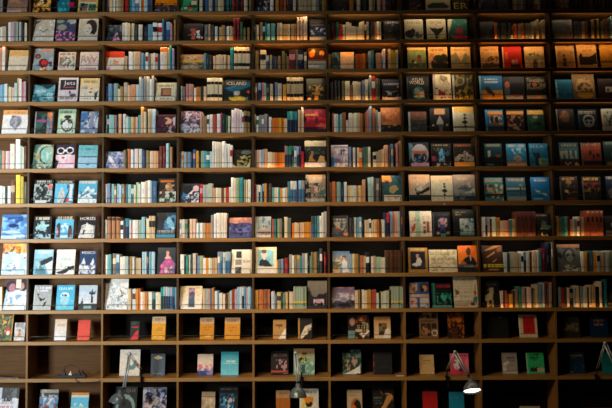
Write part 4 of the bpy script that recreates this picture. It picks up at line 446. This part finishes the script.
# unseen warm fill added along some shelf lips to light the books' feet
def foot(r, b, power):
    L = bpy.data.lights.new('foot_fill', 'AREA'); L.shape = 'RECTANGLE'; L.size = P-.14; L.size_y = .006; L.energy = power; L.color = (1, .5, .15)
    o = bpy.data.objects.new('foot_fill', L); COL.objects.link(o); o.location = ((UX[b]+UX[b+1])/2, .0, ROWZ[r]+.012); o.rotation_euler = (math.radians(90), 0, 0)
    o['kind'] = 'helper'
for r, b, p in ((1, 4, .12), (1, 5, .14), (1, 3, .05), (1, 7, .10), (1, 8, .08), (3, 3, .05), (3, 4, .12), (3, 5, .10), (3, 6, .08), (3, 7, .05), (5, 4, .10), (5, 5, .06), (5, 6, .04), (7, 4, .03), (7, 5, .05), (7, 7, .10), (7, 8, .10), (9, 7, .08), (9, 8, .07)):
    foot(r, b, p*1.15)
# ------------------------------------------------------------------ face-out books
def hsh(s): return zlib.crc32(s.encode())
def vnoise(rs, W, Hh, s):
    g = rs.rand(s+2, s+2)
    ys, xs = np.linspace(0, s, Hh), np.linspace(0, s, W)
    yi, xi = ys.astype(int), xs.astype(int); fy, fx = (ys-yi)[:, None], (xs-xi)[None, :]
    a, b, c, d = g[yi][:, xi], g[yi][:, xi+1], g[yi+1][:, xi], g[yi+1][:, xi+1]
    return (a*(1-fx)+b*fx)*(1-fy)+(c*(1-fx)+d*fx)*fy
def paint(art, W, Hh, seed):
    rs = np.random.RandomState(seed % 2**31)
    A = np.zeros((Hh, W, 3)); Y, X = np.mgrid[0:Hh, 0:W]; X = X/(W-1)*100.; Y = Y/(Hh-1)*100.
    texts = []
    for cmd in art.split(';'):
        a = cmd.split(); k = a[0]
        if k == 'b': A[:] = hexc(a[1])
        elif k == 'v':
            c1, c2 = np.array(hexc(a[1])), np.array(hexc(a[2])); t = (Y/100)[..., None]; A[:] = c1*(1-t)+c2*t
        elif k in 'rt':
            if k == 'r' or len(a) == 6:
                x0, y0, x1, y1 = map(float, a[1:5]); c = np.array(hexc(a[5]))
            M = (X >= x0-.1) & (X <= x1) & (Y >= y0-.1) & (Y <= y1)
            if k == 't':
                rows = np.unique(np.where(M)[0])
                if len(rows) == 0:
                    rows = [int(round((y0+y1)/200*(Hh-1)))]; M = (X >= x0) & (X <= x1) & (np.abs(Y-Y[rows[0], 0]) < .01)
                n = rs.rand(Hh, W); n = n if True else n
                gap = (rs.rand(W) < .22)[None, :]; M = M & ~gap
                if len(rows) > 4: M = M & ((Y-y0) % 8 < 5)
                A[M] = c*.75+A[M]*.25
            else: A[M] = c
        elif k == 'e' or k == 'o':
            cx, cy, rx, ry = map(float, a[1:5]); q = ((X-cx)/rx)**2+((Y-cy)/ry)**2
            M = q <= 1
            if k == 'o': M &= q > .52
            A[M] = hexc(a[5])
        elif k == 'p':
            p = list(map(float, a[2:])); pts = list(zip(p[::2], p[1::2])); M = np.zeros_like(X, bool)
            for (xa, ya), (xb, yb) in zip(pts, pts[1:]+pts[:1]):
                if ya == yb: continue
                cr = ((Y >= min(ya, yb)) & (Y < max(ya, yb)) & (X < xa+(Y-ya)*(xb-xa)/(yb-ya))); M ^= cr
            A[M] = hexc(a[1])
        elif k == 'n':
            c = np.array(hexc(a[1])); amt = float(a[2]); s = int(int(a[3])*1.4)
            n = vnoise(rs, W, Hh, s)*.6+vnoise(rs, W, Hh, s*2+1)*.4
            th = np.quantile(n, 1-amt); w = np.clip((n-th)/.07, 0, 1)
            if len(a) > 4:
                x0, y0, x1, y1 = map(float, a[4:8]); w = w*((X >= x0) & (X <= x1) & (Y >= y0) & (Y <= y1))
            A[:] = A*(1-w[..., None])+c*w[..., None]
        elif k == 'T':
            texts.append((' '.join(a[1:-5]), *map(float, a[-5:-1]), hexc(a[-1])))
    return A, texts
def lettering(s, w, h, col, parent):
    cu = bpy.data.curves.new('title', 'FONT'); cu.body = s; cu.size = 1; cu.align_x = 'LEFT'; cu.resolution_u = 2; cu.extrude = 0
    o = bpy.data.objects.new('title', cu); COL.objects.link(o); bpy.context.view_layer.update()
    me = bpy.data.meshes.new_from_object(o.evaluated_get(bpy.context.evaluated_depsgraph_get())); bpy.data.objects.remove(o)
    v = np.array([p.co[:] for p in me.vertices]); mn, mx = v.min(0), v.max(0)
    mb = MB()
    for p in v:
        mb.v.append(((p[0]-mn[0])/(mx[0]-mn[0])*w, -.0004, (p[1]-mn[1])/(mx[1]-mn[1])*h)); mb.c.append(col)
    mb.f = [tuple(q.vertices) for q in me.polygons]
    return mb.build('title', M_PRINT, parent)
SPINECOL = {}
def display_book(r, x0, x1, yt, desc, art):
    yb = {10: .09, 11: .13, 12: .11}.get(r, .027); lean = math.radians(13); z = ROWZ[r]
    rng = random.Random(hsh(desc)); lean += math.radians(rng.uniform(-1.5, 1.5))
    d = ray((x0+x1)/2, yt)
    # meet the leaning plane through (yb, z): (Y-yb) cos = (Z-z) sin
    n = Vector((0, math.cos(lean), -math.sin(lean))); o = Vector((0, yb, z))
    t = n.dot(o-CAM)/n.dot(d); p = CAM+d*t
    h = (p.z-z)/math.cos(lean); 
    h = min(h, ((ZTOP if r == 0 else ROWZ[r-1])-TB-.008-z)/math.cos(lean)-.004)
    xa, xb = at(x0, yt, (yb+p.y)/2).x, at(x1, yt, (yb+p.y)/2).x
    w = xb-xa; th = rng.uniform(.009, .018)
    xl, xr = UX[bay_of((xa+xb)/2)]+UW/2+.003, UX[bay_of((xa+xb)/2)+1]-UW/2-.003
    xa, xb = max(xa, xl), min(xb, xr); w = xb-xa
    b = empty('display_book', ((xa+xb)/2, yb, z+.0006+th*math.sin(lean)), (-lean, 0, math.radians(rng.uniform(-1.2, 1.2))))
    W, Hh = max(12, int(w*150)), max(14, int(h*150))
    A, texts = paint(art, W, Hh, hsh(desc))
    A *= (.86+.28*vnoise(np.random.RandomState(hsh(desc+'g') % 2**31), W, Hh, 15))[..., None]
    edge = tuple(A[:, 0].mean(0)*.9)
    m = MB(); zo = .0
    Pn = [[(-w/2+w*i/(W-1), 0, zo+h-h*j/(Hh-1)) for i in range(W)] for j in range(Hh)][::-1]
    C = [[tuple(A[j, i]) for i in range(W)] for j in range(Hh)][::-1]
    m.grid(Pn, C)
    m.box(-w/2, w/2, 0, .0016, zo, zo+h, edge, skip=('front',))
    m.box(-w/2, -w/2+.0016, .0016, th-.0016, zo, zo+h, edge)
    m.box(-w/2, w/2, th-.0016, th, zo, zo+h, edge)
    cv = m.build('cover', M_PRINT, b)
    q = MB(); q.box(-w/2+.0016, w/2-.003, .0016, th-.0016, zo+.003, zo+h-.003); q.build('page_block', M_PAGE, b, col=False)
    for s, tx0, ty0, tx1, ty1, c in texts:
        lo = lettering(s, (tx1-tx0)/100*w, (ty1-ty0)/100*h, c, cv); lo.location = (-w/2+w*tx0/100, 0, zo+h*(1-ty1/100))
    bay = bay_of((xa+xb)/2)
    tag(b, f'{desc}, facing out, {BAY[bay]} bay, {ROWN[r]} shelf', 'book', f'face-out books on the {ROWN[r]} shelf')
    OCC.setdefault((r, bay), []).append((xa, xb))
OCC = {}
for line in DP.strip().splitlines():
    hd, desc, art = line.split('|')[0], line.split('|')[2], line.split('|')[3]
    x0, x1, yt = map(float, line.split('|')[1].split()); display_book(int(hd), x0, x1, yt, desc, art)
# ------------------------------------------------------------------ spine-out books
ORD = ['first', 'second', 'third', 'fourth', 'fifth', 'sixth', 'seventh', 'eighth', 'ninth', 'tenth', 'eleventh', 'twelfth', 'thirteenth', 'fourteenth', 'fifteenth', 'sixteenth',
 'seventeenth', 'eighteenth', 'nineteenth', 'twentieth', 'twenty-first', 'twenty-second', 'twenty-third', 'twenty-fourth', 'twenty-fifth', 'twenty-sixth', 'twenty-seventh', 'twenty-eighth', 'twenty-ninth', 'thirtieth']
def plate(name, w, z0, z1, c, parent, bulge):
    m = MB(); n = 5
    row = [(-w/2+w*i/(n-1), -.0005-bulge*(1-(2*i/(n-1)-1)**2)) for i in range(n)]
    m.grid([[(x, y, z) for x, y in row] for z in (z0, z1)], [[c]*n]*2)
    return m.build(name, M_PRINT, parent)
def spine_book(name, xa, xb, h, z, c, band, rng, style=None):
    w = xb-xa; d = min(.2, max(.11, h*.7)); y0 = .022+rng.uniform(0, .014)
    bulge = .0025 if name in ('hardback_book', 'set_volume') else .0004
    m = MB(); n = 5; nz = 18
    tc = tuple(v*.35 for v in c) if lum(c) > .22 else tuple(.5*v+.28 for v in c)
    ti = rng.random() < .8; t0 = rng.uniform(.3, .45); t1 = t0+rng.uniform(.2, .42)
    row = [(-w/2+w*i/(n-1), -bulge*(1-(2*i/(n-1)-1)**2)) for i in range(n)]
    Pn, C = [], []
    for j in range(nz):
        f = j/(nz-1); Pn.append([(x, y, h*f) for x, y in row]); rw = []
        mk = ti and not style and t0 < f < t1 and rng.random() < .75
        for i in range(n): rw.append(tuple(.45*a+.55*b for a, b in zip(c, tc)) if mk and i == 2 else c)
        C.append(rw)
    m.grid(Pn, C)
    bt = min(.0012, w*.12)
    m.box(-w/2, -w/2+bt, 0, d, 0, h, c, skip=()); m.box(w/2-bt, w/2, 0, d, 0, h, c)
    o = m.build(name, M_PRINT); o.location = ((xa+xb)/2, y0, z+.0004)
    q = MB(); q.box(-w/2+bt, w/2-bt, .0004, d-.003, .002, h-.0025); q.build('page_block', M_PAGE, o, col=False)
    pw = w*.96
    if style == 'band':
        for a, e in ((.16, .30), (.72, .84)): plate('spine_band', pw, h*a, h*e, hexc('1c1a18'), o, bulge)
    elif style == 'cap': plate('spine_band', pw, h*.84, h*.97, hexc('3c2c24'), o, bulge)
    elif style == 'stripe': plate('spine_band', pw, h*.27, h*.36, hexc('e8c840'), o, bulge)
    elif style == 'brown': plate('spine_label', pw*.7, h*.74, h*.84, hexc('6c4428'), o, bulge)
    elif style == 'red':
        plate('spine_label', pw*.8, h*.9, h*.96, hexc('c0a080'), o, bulge); plate('spine_label', pw*.8, h*.55, h*.75, hexc('401818'), o, bulge)
    elif style == 'plain': plate('spine_label', pw*.7, h*.6, h*.8, hexc('3c2420'), o, bulge)
    elif band:
        lo, hi = (.02, .6) if band in ('nv', 'bl', 'dg') else ((.8, .97) if band in ('or', 'am') else (.5, .78))
        plate('spine_label', pw, h*lo, h*hi, pal(band), o, bulge)
    return o
items = []
for r, txt in SP.items():
    for t in txt.replace('\n', '').split(';'):
        if not t.strip(): continue
        x, w, yt, c = t.split(); items.append([r, float(x), float(w), float(yt), c, None])
for r, x, w, n, yt, c, st in SETS:
    for k in range(n): items.append([r, x+k*w, w*.97, yt, c, st])
items.sort(key=lambda q: (q[0], q[1]))
cells = {}
for k, (r, x, w, yt, c, st) in enumerate(items):
    if k+1 < len(items) and items[k+1][0] == r: w = min(w, items[k+1][1]-x-.06)
    w = max(w, .8)
    pa, pb = at(x, yt, .029), at(x+w, yt, .029)
    h = min(at(x+w/2, yt, .029).z-ROWZ[r], ((ZTOP if r == 0 else ROWZ[r-1])-TB-ROWZ[r])-.01)
    cells.setdefault((r, bay_of((pa.x+pb.x)/2)), []).append((pa.x, pb.x, h, c, st))
COUNT = {}
for (r, b), lst in cells.items():
    used = set(); n = len(lst)
    xl, xr = UX[b]+UW/2+.001, UX[b+1]-UW/2-.001
    iv = []
    for xa, xb, h, c, st in lst:
        for da, db in OCC.get((r, b), ()):
            if xa < db and xb > da:
                if xa+xb < da+db: xb = da-.0004; xa = min(xa, xb-.008)
                else: xa = db+.0004; xb = max(xb, xa+.008)
        iv.append([xa, xb])
    lim = xl
    for q in iv: q[0] = max(q[0], lim); q[1] = max(q[1], q[0]+.008); lim = q[1]+.0003
    lim = xr
    for q in iv[::-1]: q[1] = min(q[1], lim); q[0] = min(q[0], q[1]-.007); lim = q[0]-.0003
    for k, (xa, xb, h, c, st) in enumerate(lst):
        xa, xb = iv[k]
        rng = random.Random(hsh(f'{r} {b} {k}'))
        base, band = (c.split('/')+[None])[:2]
        w = xb-xa
        kind = 'set_volume' if st else 'hardback_book' if (h > .208 or w > .031) else 'booklet' if w < .0185 else 'pocket_paperback' if h < .172 else 'paperback_book'
        COUNT[kind] = COUNT.get(kind, 0)+1
        o = spine_book(kind, xa, xb, h, ROWZ[r], pal(base), band, rng, st)
        cn = CN[base.split('-')[0]]
        if '-' in base: cn = f'{cn} to {CN[base.split("-")[1]]}'.replace(' to ', '-and-').replace(' ', '-')
        noun = {'set_volume': 'volume of a set', 'hardback_book': 'hardback', 'booklet': 'booklet', 'pocket_paperback': 'short paperback', 'paperback_book': 'paperback'}[kind]
        nb = ''
        if band: nb = f' with {CN[band.split("-")[0]]} band'
        elif st == 'band': nb = ' with black bands'
        tag(o, f'{cn} {noun}{nb}, {ORD[k]} spine in {BAY[b]} bay of {ROWN[r]} shelf', 'book', f'books in the {BAY[b]} bay of the {ROWN[r]} shelf')
print('BOOKS', COUNT)
# ------------------------------------------------------------------ swing-arm lamps
def lamp(clamp, foot_, elbow, joint, tip, axis, label, lit=0, scale=1.0, ys=(-.02, -.12, -.2)):
    yc, ye, yj = ys
    C, F, E, J, T = at(*clamp, yc), at(*foot_, yc), at(*elbow, ye), at(*joint, yj), at(*tip, yj)
    root = empty('desk_lamp', C)
    def bld(mb, name, mt, smooth=True, parent=root):
        o = mb.build(name, mt, parent, smooth, col=False)
        if parent is root: o.location = -C
        return o
    zt = ROWZ[11]
    m = MB(); m.box(C.x-.013, C.x+.013, -.016, -.004, zt-TB-.012, zt+.010); m.box(C.x-.013, C.x+.013, -.016, .034, zt+.0005, zt+.0095); m.box(C.x-.013, C.x+.013, -.016, .034, zt-TB-.012, zt-TB-.004); m.tube([(F.x, yc, C.z-.02), (F.x, yc, F.z)], .006); m.lathe([(0, 0), (0, .012), (.01, .012), (.01, 0)], (F.x, yc, F.z), (0, 0, -1), 12)
    m.tube([(C.x, -.01, zt+.005), (C.x, yc-.02, C.z+.05)], .007); bld(m, 'clamp', M_DARK, False)
    B = Vector((C.x, yc-.02, C.z+.05)); off = Vector((.009, 0, .003))
    m = MB(); m.tube([B-off, E-off], .0042); m.tube([B+off, E+off], .0042); bld(m, 'lower_arm', M_STEEL)
    m = MB(); m.tube([E-off, J-off], .0085); m.tube([E+off*1.2, J+off*1.2], .0075); ua = bld(m, 'upper_arm', M_STEEL)
    m = MB(); m.tube([E+Vector((0, -.016, 0)), E+Vector((0, .016, 0))], .015, 12); bld(m, 'elbow_knob', M_STEEL)
    m = MB(); dv = (J-E)
    m.tube([E+dv*f+Vector((math.cos(f*260)*.005, -.012+math.sin(f*260)*.005, 0)) for f in np.linspace(.05, .5, 60)], .0013, 5); sp = bld(m, 'spring', M_DARK, True, ua)
    m = MB(); m.tube([J, J+Vector((0, -.012, -.01)), T], .007); m.tube([J+Vector((.012, -.01, .0)), J+Vector((-.012, -.01, 0))], .009, 10); bld(m, 'swivel', M_DARK)
    ax = Vector(axis).normalized(); s = scale
    m = MB(); m.lathe([(0, 0), (0, .021*s), (.03*s, .023*s), (.036*s, .030*s), (.05*s, .05*s), (.07*s, .066*s), (.095*s, .078*s), (.125*s, .085*s), (.128*s, .086*s), (.125*s, .083*s), (.095*s, .075*s), (.07*s, .063*s), (.05*s, .046*s), (.04*s, .0)], T, ax)
    sh = bld(m, 'lamp_shade', M_SHADE)
    m = MB()
    if lit: m.lathe([(.112*s, 0), (.112*s, .0775*s), (.110*s, .0775*s), (.108*s, 0)][::-1], T, ax); bld(m, 'lamp_glass', M_BULB, True, sh)
    else: m.lathe([(.045*s, 0), (.05*s, .02*s), (.075*s, .03*s), (.095*s, .022*s), (.102*s, 0)], T, ax, 16); bld(m, 'bulb', M_INNER, True, sh)
    tag(root, label, 'lamp', 'swing arm lamps clamped to the lower shelf')
    if lit:
        L = bpy.data.lights.new('lamp_light', 'SPOT'); L.energy = lit; L.color = (1, .8, .6); L.spot_size = math.radians(130); L.spot_blend = .5; L.shadow_soft_size = .04
        o = bpy.data.objects.new('lamp_light', L); COL.objects.link(o); o.location = T+ax*.135*s; o.rotation_euler = ax.to_track_quat('-Z', 'Y').to_euler(); o['kind'] = 'helper'
    return root
lamp((141.5, 374), (141, 386), (129.5, 354), (124, 388), (120.8, 390), (-.24, -.12, -1), 'grey swing arm lamp over the dark book lettered QUE, leftmost lamp')
lamp((301.5, 377.5), (302, 386), (295.5, 353), (298, 382), (298, 383.5), (-.02, -.1, -1), 'grey swing arm lamp in front of the painted garden book', ys=(-.02, -.07, -.2), scale=1.02)
lamp((447, 374), (448.3, 386), (455, 352), (468, 375), (470.3, 378), (.05, -.55, -1), 'lit grey swing arm lamp in front of the pink book', lit=7, scale=1.05)
lamp((596.8, 373), (597.5, 383), (605, 343), (618, 372), (620, 374), (.1, -.2, -1), 'swing arm lamp in front of the teal book at right edge', lit=5)
# ------------------------------------------------------------------ power strip, cables, pen, tags
zs = ROWZ[11]
a, b = at(57.5, 376, .06), at(86.6, 376, .06)
ps = empty('power_strip', ((a.x+b.x)/2, .06, zs)); w = (b.x-a.x)/2
m = MB(); m.box(-w, w, -.022, .022, .0005, .028); bd = m.build('body', M_PLAST, ps, col=False); bv = bd.modifiers.new('bevel', 'BEVEL'); bv.width = .004; bv.segments = 2
for k, dx in enumerate((-.08, -.015, .07, .11)):
    m = MB(); m.box(dx-.016, dx+.016, -.016, .016, .0285, .034); m.box(dx-.012, dx+.012, -.012, .012, .034, .058-.01*(k % 2)); m.tube([(dx, 0, .05), (dx, 0, .075-.01*(k % 2))], .006); m.build('plug', M_PLAST if k != 1 else M_WHITE, ps, smooth=False, col=False)
tag(ps, 'black power strip with plugs on the otherwise empty shelf', 'power strip')
def cable(pts, r, label, mt=M_PLAST):
    p0 = Vector(pts[0]); m = MB(); P_ = [Vector(p) for p in pts]; out = []
    for i in range(len(P_)-1):
        q0, q1, q2, q3 = P_[max(i-1, 0)], P_[i], P_[i+1], P_[min(i+2, len(P_)-1)]
        for k in range(8):
            t = k/8; out.append(.5*((2*q1)+(q2-q0)*t+(2*q0-5*q1+4*q2-q3)*t*t+(3*q1-q0-3*q2+q3)*t**3)-p0)
    out.append(P_[-1]-p0); m.tube(out, r, 6); o = m.build('cable', mt, smooth=True, col=False); o.location = p0
    return tag(o, label, 'cable', 'cables on the lower shelf')
X = ps.location.x
cable([(X-.08, .06, zs+.066), (X-.075, .075, zs+.10), (X-.03, .08, zs+.125), (X+.03, .08, zs+.11), (X+.09, .07, zs+.07), (X+.11, .06, zs+.060)], .0028, 'black cable arching between two plugs of the power strip')
q = at(100, 379, -.012)
cable([(X+.045, .03, zs+.004), (X+.050, .008, zs+.007), (X+.054, -.009, zs+.006), (X+.058, -.013, zs-.012), (X+.1, -.012, zs-.034), (X+.17, -.012, zs-.034), (q.x-.05, -.012, zs-.03), (q.x-.01, -.012, zs-.025), (q.x, -.012, zs-.012)], .0028, 'thin black cable looping over the shelf edge below the power strip')
g = at(2, 375, .05).x
cable([(g-.06, .16, zs+.006), (g+.02, .13, zs+.006), (g+.06, .08, zs+.006), (g+.14, .07, zs+.006), (g+.2, .06, zs+.006), (g+.232, .06, zs+.006)], .004, 'dark grey cable crossing the lower shelf in the leftmost bay', M_DARK)
cable([(g-.06, .045, zs+.004), (g+.03, .035, zs+.004), (g+.07, .025, zs+.004), (g+.12, .028, zs+.004), (g+.15, .035, zs+.004), (g+.17, .03, zs+.004)], .003, 'thin pale cable lying along the shelf front in leftmost bay', M_STEEL)
X = at(43, 376, .08).x
cable([(ps.location.x-w-.001, .06, zs+.012), (X+.06, .07, zs+.004), (X, .1, zs+.004), (X-.07, .06, zs+.004), (X-.12, .05, zs+.004)], .0032, 'black cable running left from the power strip')
p = at(400, 376, .02)
m = MB(); m.tube([(-.04, 0, .008), (.036, 0, .008)], .0055, 10); m.tube([(.036, 0, .008), (.044, 0, .008)], [.0055, .0015], 10); pn = m.build('pen', M_WHITE, smooth=False, col=False); pn.location = (p.x, .02, zs-.002); pn.rotation_euler.z = .15
tag(pn, 'white pen lying on the shelf under the black book', 'pen')
p = at(443.5, 237, .012)
m = MB(); m.box(-.026, .026, 0, .003, 0, .034, hexc('4c8c98')); sg = m.build('shelf_tag', M_PRINT); sg.location = (p.x, .014, ROWZ[7]+.0005)
tag(sg, 'small teal card standing in front of the mandala book', 'card')
p = at(444.3, 204.2, 0)
m = MB(); m.box(-.009, .009, -.002, 0, -.008, .008, hexc('e8e4d8')); sg = m.build('shelf_sticker', M_PRINT); sg.location = (p.x, 0, p.z)
tag(sg, 'tiny white sticker on the shelf edge above the mandala book', 'sticker')
# red book lying flat on top of the row at the right edge
z0 = ROWZ[8]+.232; p0, p1 = at(601, 247, .04), at(620, 247, .04)
# ------------------------------------------------------------------ light
W = bpy.data.worlds.new('world'); SC.world = W; W.use_nodes = True
W.node_tree.nodes['Background'].inputs[0].default_value = (.55, .75, 1, 1); W.node_tree.nodes['Background'].inputs[1].default_value = .004
def area(name, loc, target, sx, sy, e, col, spread=180):
    L = bpy.data.lights.new(name, 'AREA'); L.shape = 'RECTANGLE'; L.size = sx; L.size_y = sy; L.energy = e; L.color = col; L.spread = math.radians(spread)
    o = bpy.data.objects.new(name, L); COL.objects.link(o); o.location = loc
    o.rotation_euler = (Vector(target)-Vector(loc)).to_track_quat('-Z', 'Y').to_euler(); o['kind'] = 'helper'
area('window_daylight', (-5.0, -4.5, 2.1), (-3.0, 0, 2.4), 1.1, 1.6, 62, (.96, .99, 1), 68)
area('hall_lamp', (-1.5, -2.6, 3.3), (.3, 0, .9), 2.2, .3, 24, (1, .72, .42), 90)
